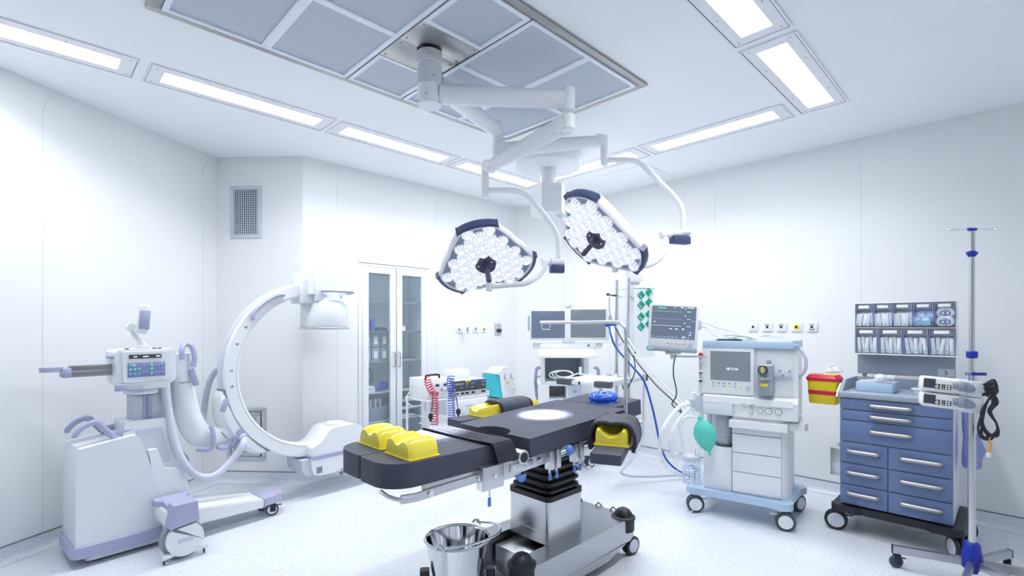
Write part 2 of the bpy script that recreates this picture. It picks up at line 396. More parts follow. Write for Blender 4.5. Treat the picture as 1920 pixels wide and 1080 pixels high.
# laminar flow ceiling
t = thing('laminar_flow_ceiling', 'large rectangular laminar air flow unit in the ceiling with grey blue panels and steel border', 'air unit', uv(1.705, 2.415, CEIL), PI/2-YAW)
U, W_ = 1.275, .685
X1, X2 = 1.488-1.705, 1.898-1.705
b = MB()
for x0, x1, y0, y1 in ((-U, U, -W_, -W_+.05), (-U, U, W_-.05, W_), (-U, -U+.06, -W_+.05, W_-.05), (U-.05, U, -W_+.05, W_-.05)): b.box(x0, x1, y0, y1, -.016, -.001, .003)
b.build('steel_frame', brushed('dull_stainless', (.40,.395,.39), .34, 0, 160), t)
b = MB(); [b.box(x-.003, x+.003, -W_+.05, W_-.05, -.0215, -.004) for x in (X1, X2)]; b.build('module_gap', M['gap'], t, sep=True)
def module(x0, x1, y0, y1, nx, ny):
    b = MB(); z0 = -.021; e = .028
    b.box(x0, x1, y0, y0+e, z0, -.002, .002); b.box(x0, x1, y1-e, y1, z0, -.002, .002); b.box(x0, x0+e, y0+e, y1-e, z0, -.002, .002); b.box(x1-e, x1, y0+e, y1-e, z0, -.002, .002)
    if nx == 2: xm = (x0+x1)/2; b.box(xm-.026, xm+.026, y0+e, y1-e, z0+.001, -.002, .002)
    if ny == 2: ym = (y0+y1)/2; b.box(x0+e, x1-e, ym-.022, ym+.022, z0+.003, -.002, .002)
    b.build('grid_frame', M['grid'], t)
    for i in range(nx):
        for j in range(ny):
            a0, a1 = x0+(x1-x0)*i/nx, x0+(x1-x0)*(i+1)/nx; c0, c1 = y0+(y1-y0)*j/ny, y0+(y1-y0)*(j+1)/ny
            b = MB(); b.box(a0+.01, a1-.01, c0+.01, c1-.01, -.010, -.004); b.build('diffuser_panel', M['filter'], t)
X1, X2 = 1.488-1.705, 1.898-1.705; e = .052
module(-U+.062, X1-.005, -W_+e, W_-e, 2, 2); module(X2+.005, U-e, -W_+e, W_-e, 2, 2)
module(X1+.005, X2-.005, .225, W_-e, 1, 1); module(X1+.005, X2-.005, -W_+e, -.225, 1, 1)
b = MB(); b.box(X1+.002, X2-.002, -.223, .0, -.019, -.004, .001); b.box(X1+.002, X2-.002, .002, .223, -.019, -.004, .001)
for x in (X1+.03, X2-.03):
    for y in (-.2, -.03, .03, .2): b.cyl((x, y, -.023), (x, y, -.018), .005, n=8)
b.build('steel_plate', brushed('plate_stainless', (.46,.455,.45), .3, 0, 160), t)
# ================================================================ shared small pieces
def toloc(t): return (Matrix.Translation(t.location) @ Matrix.Rotation(t.rotation_euler[2], 4, 'Z')).inverted()
SIDE = dict(x=(1,0,0), z=(0,-1,0))       # drawing plane x/z, thickness along -y
def caster(parent, x, y, r, w, head, rz=0, twin=True, disc='white', tyre='dark', hood='dark', plate=None):
    """swivel caster whose wheel touches the floor: wheel, tyre and fork"""
    b = MB(); b.fr((x, y, 0), rz=rz)
    for s in ((-1, 1) if twin else (0,)):
        c = s*w*.55
        b.lathe([(0, -w*.42), (r*.72, -w*.42), (r*.74, -w*.38), (r*.90, -w*.42), (r, -w*.25), (r, w*.25), (r*.90, w*.42), (r*.74, w*.38), (r*.72, w*.42), (0, w*.42)], (.25*r, c, r), 32, 'y')
    o = b.build('tyre', M[tyre], parent)
    b = MB(); b.fr((x, y, 0), rz=rz)
    for s in ((-1, 1) if twin else (0,)):
        c = s*w*.55
        for q in (-1, 1): b.cyl((.25*r, c+q*w*.36, r), (.25*r, c+q*w*.46, r), r*.72, n=28)
    b.build('hub', M[disc], o)
    b = MB(); b.fr((x, y, 0), rz=rz)
    g = w*.2 if twin else w*.55
    if twin: b.fr(b.m.translation, rz=rz); b.box(-r*.35, r*.35, -g*.8, g*.8, r*.8, r*2.15, .004)
    else:
        for q in (-1, 1): b.box(-r*.3, r*.55, q*g-.003, q*g+.003, r*.7, r*2.05, .001)
        b.box(-r*.4, r*.6, -g-.003, g+.003, r*2.02, r*2.15, .003)
    b.cyl((0, 0, r*2.05), (0, 0, head), .013, n=12)
    b.box(-r*1.2, -r*.3, -w*.3, w*.3, r*1.55, r*1.68, .003)
    b.build('fork', M[hood], o)
    return o
# ================================================================ C-ARM X-RAY MACHINE
t = thing('c_arm_machine', 'white mobile C-arm imaging machine with lilac trim and control panel at the left wall', 'medical imaging machine', (-2.69, 3.05, 0), math.atan2(.773, .635))
I = toloc(t); LA = lambda px, py, Y: I @ at(px, py, Y)
b = MB(); b.fr(**SIDE); b.prism([(0,.12),(.49,.12),(.505,.15),(.335,.74),(.31,.775),(.27,.775),(.02,.735),(0,.70)], -.40, 0, .022, 3); b.build('body', M['white2'], t)
b = MB(); b.prism(rrect(-.022, .525, -.018, .418, .05), .060, .128, .012); o = b.build('bumper', M['purple'], t)
b = MB(); b.prism(rrect(.05, .50, .0, .40, .03), .030, .062, .004); b.build('bumper_lip', M['lgrey'], o)
b = MB(); b.fr(**SIDE); b.prism([(.30,.12),(.60,.12),(.665,.23),(.505,.84),(.48,.86),(.26,.86),(.24,.70)], -.33, -.07, .014, 2); tw = b.build('tower', M['white2'], t)
b = MB(); b.fr(**SIDE); b.prism([(.44,.20),(.60,.22),(.545,.50),(.47,.52),(.43,.66),(.38,.66)], -.16, -.012, .01, 2); b.build('step_cover', M['white'], tw)
b = MB(); b.fr(**SIDE); b.prism([(.36,.55),(.52,.55),(.47,.80),(.32,.80)], -.19, -.064, .006, 2); b.build('front_panel', M['lgrey'], tw)
b = MB()
for x, z in ((.50,.245),(.545,.250),(.59,.247)): b.cyl((x, -.002, z+.02), (x, .02, z+.02), .009, n=10)
b.build('socket', M['dark'], tw, sep=True)
# push handles
for y in (.08, .32):
    b = MB(); b.tube([(.015,y,.800),(.012,y,.818),(.045,y,.856),(.09,y,.880),(.12,y,.878),(.145,y,.845),(.22,y,.755)], .0165, 12, rr=[.013,.017,.017,.018,.020,.020,.020])
    b.tube([(.17,y,.795),(.22,y+.004,.797),(.36,y+.01,.812)], .018, 10, flat=1.1); b.build('push_handle', M['purple'], t)
# column
b = MB(); b.box(.315, .485, .12, .28, .84, 1.05, .012)
b.use(M['lgrey'])
c = b.build('column', M['lgrey'], t)
b = MB(); b.box(.375, .425, .113, .122, .86, 1.035); o = b.build('scale_strip', M['purple'], c)
b = MB(); [b.box(.385, .385+(.03 if i % 5 == 0 else .018), .1115, .1135, .865+i*.0105, .8675+i*.0105) for i in range(16)]; b.build('scale_marks', M['dark'], c)
b = MB(); b.lathe([(0,1.035),(.115,1.035),(.118,1.04),(.118,1.07),(.112,1.08),(0,1.08)], (.40,.20,0), 36); b.build('collar', M['alu'], t)
# control head
b = MB(); b.fr(**SIDE); b.prism([(.275,1.075),(.49,1.075),(.55,1.135),(.55,1.325),(.535,1.345),(.225,1.345),(.21,1.325),(.215,1.12)], -.33, -.05, .016, 3); h = b.build('control_head', M['white'], t)
b = MB(); b.fr(**SIDE); b.prism([(.245,1.125),(.52,1.135),(.515,1.33),(.24,1.33)], -.055, -.035, .008, 2); b.build('control_fascia', M['white2'], h)
b = MB(); b.use(M['dark']); b.box(.275, .458, .031, .037, 1.284, 1.311, .001); b.use(M['glow']); [b.box(x, x+w_, .0295, .0315, 1.294, 1.299) for x, w_ in ((.30,.018),(.352,.03),(.425,.025))]; d = b.build('display', None, h)
b = MB(); b.box(.268, .479, .031, .037, 1.160, 1.256, .001); kp = b.build('keypad', mat('keypad_slate_blue', (.22,.27,.48), .4), h)
cols = {'g': mat('key_mint', (.28,.72,.62), .4), 'b': mat('key_sky', (.15,.48,.70), .4), 'p': mat('key_violet', (.36,.33,.66), .4)}
for nm, keys in (('g', [(.283,.240,2.2),(.283,.214,1),(.307,.214,1),(.331,.214,1),(.400,.226,1.3),(.400,.184,1),(.462,.244,1)]), ('b', [(.283,.184,1),(.307,.184,1),(.331,.184,1)]),
                 ('p', [(.358,.238,1.4),(.380,.238,1.),(.355,.196,1),(.374,.196,1),(.424,.236,1.),(.443,.236,1.),(.424,.186,1),(.443,.186,1),(.464,.186,1),(.464,.214,1)])):
    b = MB()
    for x, z, s in keys: b.prism([(x+.0085*s*math.cos(a), 1+z+.0085*math.sin(a)) for a in [k*PI/6 for k in range(12)]], 0, .003) if False else b.cyl((x, .0315, 1+z), (x, .028, 1+z), .0078, n=12)
    if nm == 'g': b.box(.281, .309, .028, .0315, 1.233, 1.248, .001); b.box(.392, .408, .028, .0315, 1.205, 1.247, .001)
    b.build('key', cols[nm], h, sep=True)
b = MB(); b.box(.20, .262, .02, .05, 1.075, 1.12, .004); b.box(.262, .36, .03, .05, 1.068, 1.09, .003); b.build('lower_bracket', M['purple'], h, sep=True)
b = MB(); b.box(.185, .245, .10, .20, 1.285, 1.305, .004); b.build('side_lever', M['purple'], h)
b = MB(); [b.box(x, x+.022, .08, .10, 1.345, 1.352, .002) for x in (.265, .42, .45)]; b.build('top_switch', M['dark'], h, sep=True)
# small screen on a curved arm above the head
b = MB(); b.box(.35, .42, .14, .20, 1.344, 1.37, .006); b.tube([(.39,.17,1.365),(.365,.17,1.40),(.335,.17,1.44),(.315,.17,1.485)], .016, 10, rr=[.024,.018,.014,.013]); b.cyl((.315,.14,1.495),(.315,.20,1.495), .024); b.build('display_arm', M['white'], h)
b = MB(); b.fr((.385,.17,1.53), rz=R(-12), ry=R(4)); b.box(-.034, .034, -.10, .10, -.085, .125, .02, 3); o = b.build('swivel_screen', M['white'], h)
b = MB(); b.fr((.385,.17,1.53), rz=R(-12), ry=R(4)); b.box(-.028, .037, -.103, .103, -.055, .085, .014); b.use(M['purple']); b.build('screen_band', M['purple'], o)
# horizontal slide
b = MB(); b.box(-.0, .58, .165, .235, 1.173, 1.246, .003); o = b.build('slide_rail', mat('warm_grey_metal', (.33,.31,.31), .35, .8), t)
b = MB(); b.box(.0, .22, .163, .166, 1.203, 1.216); b.build('rail_scale', M['cartgrey'], o)
b = MB(); b.fr((-.005,.2,0)); b.box(-.035, .012, -.05, .05, 1.172, 1.236, .01); b.prism(rrect(-.135, -.02, -.045, .045, .04), 1.213, 1.243, .006); b.build('slide_handle', M['purple'], t)
# cranked arm
b = MB(); b.tube([(.625,.2,1.300),(.627,.2,1.22),(.632,.2,1.10),(.645,.2,.97),(.675,.2,.82),(.735,.2,.69),(.825,.2,.645),(.885,.2,.655),(.915,.2,.672)], .08, 20, 5, rr=[.070,.073,.075,.080,.086,.090,.085,.078,.072], flat=.95); arm = b.build('cranked_arm', M['white'], t)
b = MB(); b.fr((.895,.2,.655), x=(0,1,0), z=(.80,0,.60)); b.lathe([(.074,-.003),(.0795,-.003),(.0795,.003),(.074,.003)], n=40); b.fr((.629,.2,1.09), x=(0,1,0), z=(0,0,1)); b.rev([(.074,-.002),(.0768,-.002),(.0768,.002),(.074,.002)], Vector((0,0,0)), Vector((1,0,0)), Vector((0,1,0)), Vector((0,0,1)), 30, R(150), R(210)); b.build('index_ring', M['gap'], arm, sep=True)
b = MB(); b.tube([(.60,.10,1.26),(.60,.10,1.33),(.63,.13,1.37),(.67,.12,1.35),(.685,.11,1.27),(.675,.11,1.20)], .018, 10); b.fr((.68,.115,1.13), ry=R(-15)); b.box(-.02,.02,-.012,.012,-.07,.06,.008); b.build('brake_lever', M['purple'], t)
b = MB(); b.tube([(.79,.10,.75),(.80,.085,.70),(.80,.08,.62),(.775,.09,.58),(.70,.12,.59)], .017, 10); b.build('lower_lever', M['purple'], t)
b = MB(); b.fr((1.0,.115,.665), ry=R(24)); b.box(-.026,.026,-.012,.012,-.125,.03,.01); b.cyl((0,-.02,.0),(0,.03,.0),.032); b.build('lock_lever', M['purple'], t)
b = MB(); b.tube([(.84,.12,.58),(.89,.12,.56),(.93,.13,.585)], .017, 8); b.build('underside_grip', M['purple'], t)
# C-shaped arc
CX, CZ, CY = 1.66, 1.117, .2
def arc(b, r0, r1, y0, y1, a0, a1, n=56, bev=0):
    for i in range(n+1):
        pass
    rings = []
    for i in range(n+1):
        a = R(a0+(a1-a0)*i/n); c_, s_ = math.cos(a), math.sin(a); e = bev
        sec = [(r0+e,y0),(r1-e,y0),(r1,y0+e),(r1,y1-e),(r1-e,y1),(r0+e,y1),(r0,y1-e),(r0,y0+e)] if e else [(r0,y0),(r1,y0),(r1,y1),(r0,y1)]
        rings.append([b.V((CX+r*c_, y, CZ+r*s_)) for r, y in sec])
    m = len(rings[0])
    for A, B in zip(rings, rings[1:]):
        for k in range(m): b.F((A[k], A[(k+1) % m], B[(k+1) % m], B[k]))
    b.F(rings[0][::-1]); b.F(rings[-1]); return b.done()
b = MB(); arc(b, .655, .770, .135, .265, 96, 263, bev=.012); ca = b.build('c_arc', M['white'], t)
b = MB(); arc(b, .769, .776, .16, .24, 100, 189); b.build('arc_track', M['lgrey'], ca)
b = MB(); arc(b, .672, .676, .1335, .1355, 98, 261); b.build('arc_groove', M['lgrey'], ca)
b = MB(); b.tube([(CX+r*math.cos(R(a)), .118, CZ+r*math.sin(R(a))) for a, r in ((142,.700),(139,.735),(133,.74),(126,.74),(119,.735),(115,.715))], .014, 10); b.build('arc_handle', M['purple'], ca)
b = MB()
for a in (148, 160, 177, 187):
    p = Vector((CX+.715*math.cos(R(a)), .1345, CZ+.715*math.sin(R(a)))); b.fr(p, x=(math.sin(R(a)),0,-math.cos(R(a))), z=(0,-1,0)); b.prism([(-.012,-.012),(.012,-.012),(0,.014)], 0, .001); b.cyl((0,0,0),(0,0,.004),.004,n=8)
b.build('arc_mark', M['grey'], ca, sep=True)
b = MB(); rg = []
for i in range(25):
    f_ = i/24; a = R(189+47*f_); c_, s_ = math.cos(a), math.sin(a); q = .018+.085*math.sin(PI*f_)**.6; hw = .05+.05*math.sin(PI*f_)**.5
    rg.append([(CX+r_*c_, .2+y_, CZ+r_*s_) for r_, y_ in ((.777,-hw),(.777+q*.6,-hw),(.777+q,-hw*.5),(.777+q,hw*.5),(.777+q*.6,hw),(.777,hw))])
b.loft(rg)
b.fr((.915,.2,.665), x=(0,1,0), z=(.80,0,.60)); b.lathe([(0,-.06),(.070,-.06),(.078,-.02),(.082,.06),(0,.06)], n=30); cr = b.build('c_cradle', M['white'], t)
b = MB(); arc(b, .769, .777, .13, .27, 188, 237, 30); b.build('cradle_gap', M['gap'], cr)
b = MB(); b.fr((CX+.81*math.cos(R(196)), .09, CZ+.81*math.sin(R(196))), ry=R(18)); b.box(-.02,.02,-.012,.012,-.05,.05,.008); b.build('cradle_lever', M['purple'], cr)
# detector head
b = MB(); b.fr(**SIDE); b.prism([(1.545,1.78),(1.90,1.78),(1.90,2.02),(1.875,2.075),(1.70,2.075),(1.60,1.99),(1.545,1.97)], -.34, -.06, .012, 2); dt = b.build('detector_housing', M['white'], t)
b = MB(); b.box(1.50, 1.63, .09, .31, 1.70, 1.92, .012); b.box(1.60, 1.68, .05, .35, 1.72, 1.93, .01); b.build('arc_bracket', M['white2'], dt)
b = MB(); b.lathe([(0,1.49),(.205,1.49),(.208,1.50),(.205,1.70),(.19,1.725),(.155,1.75),(.15,1.80),(0,1.80)], (1.77,.2,0), 40); dd = b.build('detector_drum', M['white2'], dt)
b = MB(); b.lathe([(0,1.472),(.212,1.472),(.214,1.478),(.214,1.488),(.209,1.492),(0,1.492)], (1.77,.2,0), 40); b.build('drum_rim', M['alu'], dd)
b = MB(); b.tube([(1.66,.05,1.815),(1.72,.00,1.815),(1.86,-.015,1.815),(1.95,.03,1.815),(1.97,.10,1.81),(1.96,.2,1.81)], .017, 10, flat=.8); b.build('detector_handle', M['purple'], dt)
# tube housing
b = MB(); b.fr(**SIDE); b.prism([(1.57,.345),(2.26,.345),(2.26,.40),(2.20,.44),(2.04,.575),(1.99,.59),(1.78,.59),(1.74,.575),(1.66,.48),(1.57,.44)], -.35, -.05, .018, 2); th_ = b.build('tube_housing', M['white'], t)
b = MB(); b.fr(**SIDE); b.prism([(1.56,.26),(1.59,.205),(1.64,.19),(2.2,.19),(2.25,.23),(2.27,.345),(1.56,.345)], -.36, -.04, .014, 2); b.build('tube_base', M['white2'], th_)
b = MB(); b.box(1.565, 2.268, .036, .365, .336, .372, .004); b.build('tube_stripe', M['purple'], th_)
b = MB(); b.fr(**SIDE); b.prism([(1.48,.345),(1.49,.25),(1.53,.205),(1.60,.20),(1.60,.345)], -.33, -.07, .012); b.build('end_cover', M['lgrey'], th_)
b = MB(); [b.box(1.605+i*.011, 1.610+i*.011, .0375, .041, .215, .27) for i in range(5)]; b.build('vent_slots', M['dark'], th_)
b = MB(); b.cyl((1.87,.2,.585),(1.87,.2,.612), .085, n=36, bev=.006); b.build('collimator_disc', M['white'], th_)
# hoses
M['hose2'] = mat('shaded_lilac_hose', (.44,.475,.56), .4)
b = MB(); b.tube([LA(x, y, Y) for x, y, Y in ((306,722,3.50),(314,760,3.50),(325,820,3.50),(345,868,3.52),(372,893,3.6),(405,890,3.7),(435,862,3.8),(455,835,3.85),(458,822,3.9))], .026, 12, 8); b.build('hose', M['hose'], t)
b = MB(); b.tube([LA(x, y, Y) for x, y, Y in ((300,735,3.75),(305,780,3.75),(322,830,3.72),(345,858,3.70),(345,870,3.66),(315,868,3.55),(292,868,3.5))], .024, 12, 8); b.build('hose', M['hose2'], t)
b = MB(); b.tube([LA(x, y, Y) for x, y, Y in ((414,690,4.05),(404,696,4.05),(393,716,4.05),(386,745,4.05),(382,775,4.05),(377,805,4.0))], .024, 12, 8); b.build('hose', M['hose2'], t)
b = MB(); b.tube([LA(x, y, Y) for x, y, Y in ((436,808,3.92),(448,815,3.92),(458,822,3.9))], .036, 12, 4); b.build('hose_socket', M['lgrey'], t)
# base beam, outrigger, wheels
b = MB(); b.fr(); rings = []
for x, y0, y1, z0, z1 in ((.45,-.11,.33,.10,.235), (.62,-.10,.30,.105,.225), (1.10,-.09,.16,.092,.158)):
    rings.append([b.V(p) for p in ((x,y0,z0),(x,y1,z0),(x,y1,z1),(x,y0,z1))])
for A, B in zip(rings, rings[1:]):
    for k in range(4): b.F((A[k], A[(k+1) % 4], B[(k+1) % 4], B[k]))
b.F(rings[0][::-1]); b.F(rings[-1]); bmesh.ops.bevel(b.b, geom=b.b.edges[:], offset=.008, segments=2, affect='EDGES'); b.done(); bm_ = b.build('base_beam', M['white'], t)
b = MB(); b.prism([(1.102,-.09),(1.20,-.075),(1.27,-.03),(1.29,.03),(1.27,.10),(1.20,.15),(1.102,.16)], .10, .158, .008); b.build('beam_tip', M['purple'], bm_)
b = MB(); b.fr((1.235,-.01,.158)); b.prism([(-.02,-.012),(.02,-.012),(.02,.012),(-.02,.012)], 0, .001); b.build('warning_mark', M['orange'], bm_)
WX, WY = .478, -.345
b = MB(); b.prism([(.39,-.012),(.39,-.10),(.42,-.13),(.41,-.33),(.56,-.33),(.57,-.08),(.60,-.06),(.60,-.012)], .295, .335, .008); b.fr(**SIDE); b.prism([(WX-.085,.215),(WX+.080,.235),(WX+.068,.36),(WX-.065,.36)], .27, .375, .01); og = b.build('outrigger', M['purple'], t)
b = MB(); b.box(.40,.56,-.28,.0,.20,.30,.01); b.build('axle_housing', M['white'], og)
b = MB(); b.lathe([(0,-.03),(.10,-.03),(.122,-.02),(.122,.02),(.10,.03),(0,.03)], (WX,WY+.045,.1225), 40, 'y'); wl = b.build('wheel', M['grey'], t)
b = MB(); b.fr((WX,WY,0), **{'x':(1,0,0),'z':(0,-1,0)}); b.prism([(.105*math.cos(R(a)), .132+.105*math.sin(R(a))) for a in range(-235, 56, 10)] + [(.078,.222),(-.08,.205)], -.002, .03, .006); b.box(-.135,-.075,.022,.05,0,.03) if 0 else None
b.prism([(-.125,.035),(-.06,.045),(-.06,.06),(-.125,.06)], 0, .03); b.prism([(.06,.045),(.125,.035),(.125,.06),(.06,.06)], 0, .03); wc = b.build('wheel_cover', M['white'], wl)
b = MB(); b.box(WX-.045, WX+.045, WY-.032, WY-.029, .115, .142); b.build('maker_plate', M['lgrey'], wc)
b = MB(); b.box(WX-.118,WX-.108,WY-.01,WY+.0,.0,.04); b.box(WX+.108,WX+.118,WY-.01,WY,.0,.04); b.build('floor_guard', M['dark'], wl, sep=True)
caster(t, 1.19, -.05, .048, .03, .11, rz=R(160), twin=False, disc='white', tyre='dark', hood='black')
caster(t, 1.19, .12, .048, .03, .11, rz=R(160), twin=False, disc='white', tyre='dark', hood='black')
caster(t, .10, .36, .04, .03, .07, twin=False, tyre='black', disc='grey', hood='black')
caster(t, .10, .08, .04, .03, .07, twin=False, tyre='black', disc='grey', hood='black')
# ================================================================ OPERATING TABLE   (local x along the table to the head end, y across it)
TU, TV = 2.25, 2.02
t = thing('operating_table', 'operating table with charcoal pads on a brushed steel column and wheeled base', 'operating table', uv(TU, TV), PI/2-YAW)
I = toloc(t); LA = lambda px, py, Y: I @ at(px, py, Y)
def slab(b, x0, x1, y0, y1, z0, z1, rs=(.03,.03,.03,.03), bev=.012): b.prism(rrect(x0, x1, y0, y1, 0, 6, rs), z0, z1, bev, 3)
# base
b = MB(); b.prism([(.60,-.26),(.60,.28),(-.30,.28),(-.38,.24),(-.38,.17),(.10,.17),(.10,-.14),(-.36,-.14),(-.40,-.17),(-.40,-.24),(-.34,-.27)][::-1], .105, .25, .012, 2); bs = b.build('base', M['satin'], t)
b = MB(); b.fr(**SIDE); b.prism([(-.40,.105),(-.30,.055),(.30,.055),(.50,.105)], .15, .268, .004); b.prism([(-.38,.105),(-.30,.055),(.30,.055),(.50,.105)], -.27, -.18, .004); b.build('base_skirt', M['satin'], bs, sep=True)
b = MB(); b.box(-.255, .12, -.125, .155, .05, .205, .008); b.build('drive_box', M['steel'], bs)
for x, y in ((-.385,-.195), (.555,-.21), (.555,.22), (-.36,.22)):
    b = MB(); b.cyl((x,y,.165),(x,y,.240),.072, n=32, bev=.004); b.lathe([(.070,.236),(.078,.240),(.077,.254),(.062,.260),(.056,.276),(.041,.296),(.020,.307),(0,.310)], (x,y,0), 32); b.build('corner_bumper', M['black'], bs)
caster(t, .585, -.235, .060, .03, .12, rz=R(-8), twin=True, disc='lgrey', tyre='black', hood='black')
caster(t, -.33, -.20, .05, .03, .11, rz=R(40), twin=True, disc='lgrey', tyre='black', hood='black')
caster(t, .53, .20, .055, .03, .12, rz=R(200), twin=True, disc='lgrey', tyre='black', hood='black')
caster(t, -.33, .21, .05, .03, .11, rz=R(40), twin=True, disc='lgrey', tyre='black', hood='black')
b = MB(); b.tube([(.58,.03,.25),(.60,.02,.27),(.61,.0,.25),(.60,-.02,.245)], .004, 6); b.tube([(.58,-.09,.25),(.60,-.10,.27),(.61,-.12,.25),(.60,-.13,.245)], .004, 6); b.build('cable_loop', M['black'], bs, sep=True)
# column
b = MB(); slab(b, -.132, .182, -.162, .162, .25, .505, (.025,)*4, .002)
b.use(M['steelv']); cl = b.build('column', M['steelv'], t)
b = MB(); slab(b, -.134, .184, -.164, .164, .25, .315, (.025,)*4, .001); b.build('column_foot', M['steelv'], cl)
b = MB(); slab(b, -.138, .188, -.168, .168, .495, .525, (.035,)*4, .008); b.build('column_collar', M['black'], cl)
b = MB(); rg = []
for i in range(6):
    z = .525+i*.044; sc = .985
    for dz, q in ((0,.87),(.012,.985),(.020,1.0),(.028,.985),(.040,.87)):
        k = sc*q; rg.append([(.025+(x-.025)*k, y*k, z+dz) for x, y in rrect(-.132, .182, -.162, .162, .05, 5)])
b.loft(rg); b.build('bellows', mat('glossy_black_rubber', (.015,.016,.022), .22), t)
b = MB(); b.box(-.22,.22,-.20,.16,.775,.825,.006); b.box(-.42,-.08,-.22,.18,.80,.84,.006); b.build('top_frame', M['black'], t)
# side plates and rails
def rail(y, s=1):
    b = MB(); b.fr((-.62, y, .805), ry=R(-2.6)); b.box(0, .42, -.012, .012, -.036, .036, .002); b.box(.40, 1.02, -.009, .009, -.02, .045, .002); b.box(.34, .95, .02*s, .06*s, -.05, -.005, .002)
    return b.build('side_rail', M['steel'], t)
sr = rail(-.285); rail(.225, -1)
b = MB(); b.box(-.74,-.50,-.305,-.262,.762,.845,.004); b.box(-.755,-.62,-.309,-.262,.738,.848,.005); b.box(-.58,-.42,-.312,-.272,.79,.83,.004); b.build('hinge_block', M['steel'], sr)
b = MB()
for x, z in ((-.68,.80),(-.56,.81),(-.47,.812),(-.36,.815)): b.cyl((x,-.316,z),(x,-.30,z),.012,n=16,bev=.002)
b.build('screw', M['chrome'], sr, sep=True)
b = MB(); b.cyl((-.50,-.325,.855),(-.50,-.22,.855),.036,n=30,bev=.003); b.build('hinge_ring', M['alu'], t)
b = MB(); b.cyl((-.50,-.330,.855),(-.50,-.20,.855),.025,n=24,bev=.003); b.box(-.60,-.44,-.22,.2,.83,.875,.01); b.build('hinge_core', M['black'], t)
# clamps with blue knobs along the rail
for x in (-.30, -.245, -.095, -.045):
    b = MB(); b.fr((x,-.315,.80)); b.box(-.017,.017,-.02,.02,-.045,.05,.003); b.box(-.010,-.006,-.0215,-.019,-.04,.045); b.cyl((0,0,-.07),(0,0,-.045),.006,n=10); c = b.build('clamp', M['alu'], t)
    b = MB(); b.fr((x,-.318,.727)); b.box(-.010,.010,-.006,.006,-.03,.008,.005,3); b.build('clamp_lever', M['knob'], c)
for x, z in ((-.17,.835), (.05,.845)):
    b = MB(); b.cyl((x-.075,-.32,z-.01),(x-.02,-.335,z),.011,n=14); b.build('knob_shaft', M['chrome'], t)
    b = MB(); b.ball((x,-.34,z),.029,20,(1,.8,1)); b.build('round_knob', M['knob'], t)
b = MB(); b.fr(**SIDE); b.prism([(-.50+.03*math.cos(R(a)), .765+.035*math.sin(R(a))) for a in range(180, 361, 15)], .30, .312, .002); b.build('half_knob', M['knob'], t)
b = MB(); b.tube([(-.70,-.29,.765),(-.70,-.292,.72),(-.70,-.292,.70)], .005, 8); b.build('chain', M['chrome'], t)
b = MB(); b.box(-.709,-.691,-.298,-.286,.655,.70,.006,3); b.build('chain_tag', M['knob'], t)
# leg section
for y0, y1, rs in ((-.27,-.018,(.13,.015,.015,.02)), (-.012,.245,(.02,.015,.015,.13))):
    b = MB(); slab(b, -1.215 if y0 < -.1 else -1.21, -.53, y0, y1, .832, .935, rs, .016); b.build('leg_pad', M['pad'], t)
b = MB(); b.box(-1.10,-.60,-.235,.22,.818,.833,.003); b.build('leg_plate', M['steel'], t)
for y, s in ((-.262,1),(.235,-1)):
    b = MB(); b.box(-1.055,-.60,y-.006,y+.006,.775,.832,.002); b.bar([(-1.17,y-.018*s,.800),(-1.10,y-.018*s,.792),(-.62,y-.018*s,.802)], .012, .034)
    b.tube([(-1.10,y-.018*s,.794),(-1.17,y-.018*s,.800),(-1.205,y+.02*s,.812),(-1.21,y+.07*s,.822)], .009, 8); o = b.build('leg_rail', M['steel'], t)
    b = MB(); [b.cyl((x,y-.034*s,z),(x,y-.018*s,z),.014,n=16,bev=.002) for x, z in ((-1.03,.794),(-.76,.800))]; b.build('rail_screw', M['chrome'], o, sep=True)
# back sections, raised 4.5 degrees
TIL = R(-3.1)
def backpad(x0, x1, name, notch=False, y0=-.325, y1=.235, th=.095):
    b = MB(); b.fr((-.46,0,.940), ry=TIL)
    if notch:
        ar = [(x0+.085*math.cos(a), -.045+.115*math.sin(a)) for a in [R(q) for q in range(90, -91, -15)]]
        pts = [(x0,y0),(x1,y0),(x1,y1),(x0,y1)] + ar
    else: pts = [(x0,y0),(x1,y0),(x1,y1),(x0,y1)]
    b.prism(pts, -th, 0, .011, 3); return b.build(name, M['pad'], t)
backpad(0, .602, 'seat_pad', True); backpad(.606, .872, 'back_pad')
backpad(.88, 1.19, 'head_pad', y0=-.235, y1=.20, th=.10)
b = MB(); b.fr((-.46,0,.940), ry=TIL); b.box(.12,.86,-.27,.18,-.115,-.095,.003); b.box(.86,1.12,-.15,.12,-.118,-.10,.003); b.build('back_plate', M['black'], t)
b = MB(); b.cyl((.44,-.36,.90),(.44,-.24,.90),.020,n=18,bev=.003); b.cyl((.47,-.40,.905),(.44,-.33,.90),.012,n=12); b.build('rail_socket', M['alu'], t)
# screen frame
p0 = I @ at(1173, 790, 3.03)
b = MB(); top = 1.525
b.tube([(p0.x,p0.y,.86),(p0.x,p0.y,1.2),(p0.x,p0.y,top-.07),(p0.x,p0.y+.02,top-.02),(p0.x,p0.y+.07,top),(p0.x+.0,p0.y+.3,top+.002),(p0.x,p0.y+.70,top+.003)], .0115, 12, 8); sf = b.build('screen_frame', M['alu'], t)
b = MB(); q = (p0.x, p0.y+.69, top-.008); b.tube([(q[0],q[1],q[2]),(q[0],q[1]-.005,q[2]-.035),(q[0],q[1]-.075,q[2]-.038),(q[0],q[1]-.08,q[2]-.002)], .004, 8, 0); b.build('frame_hook', M['chrome'], sf)
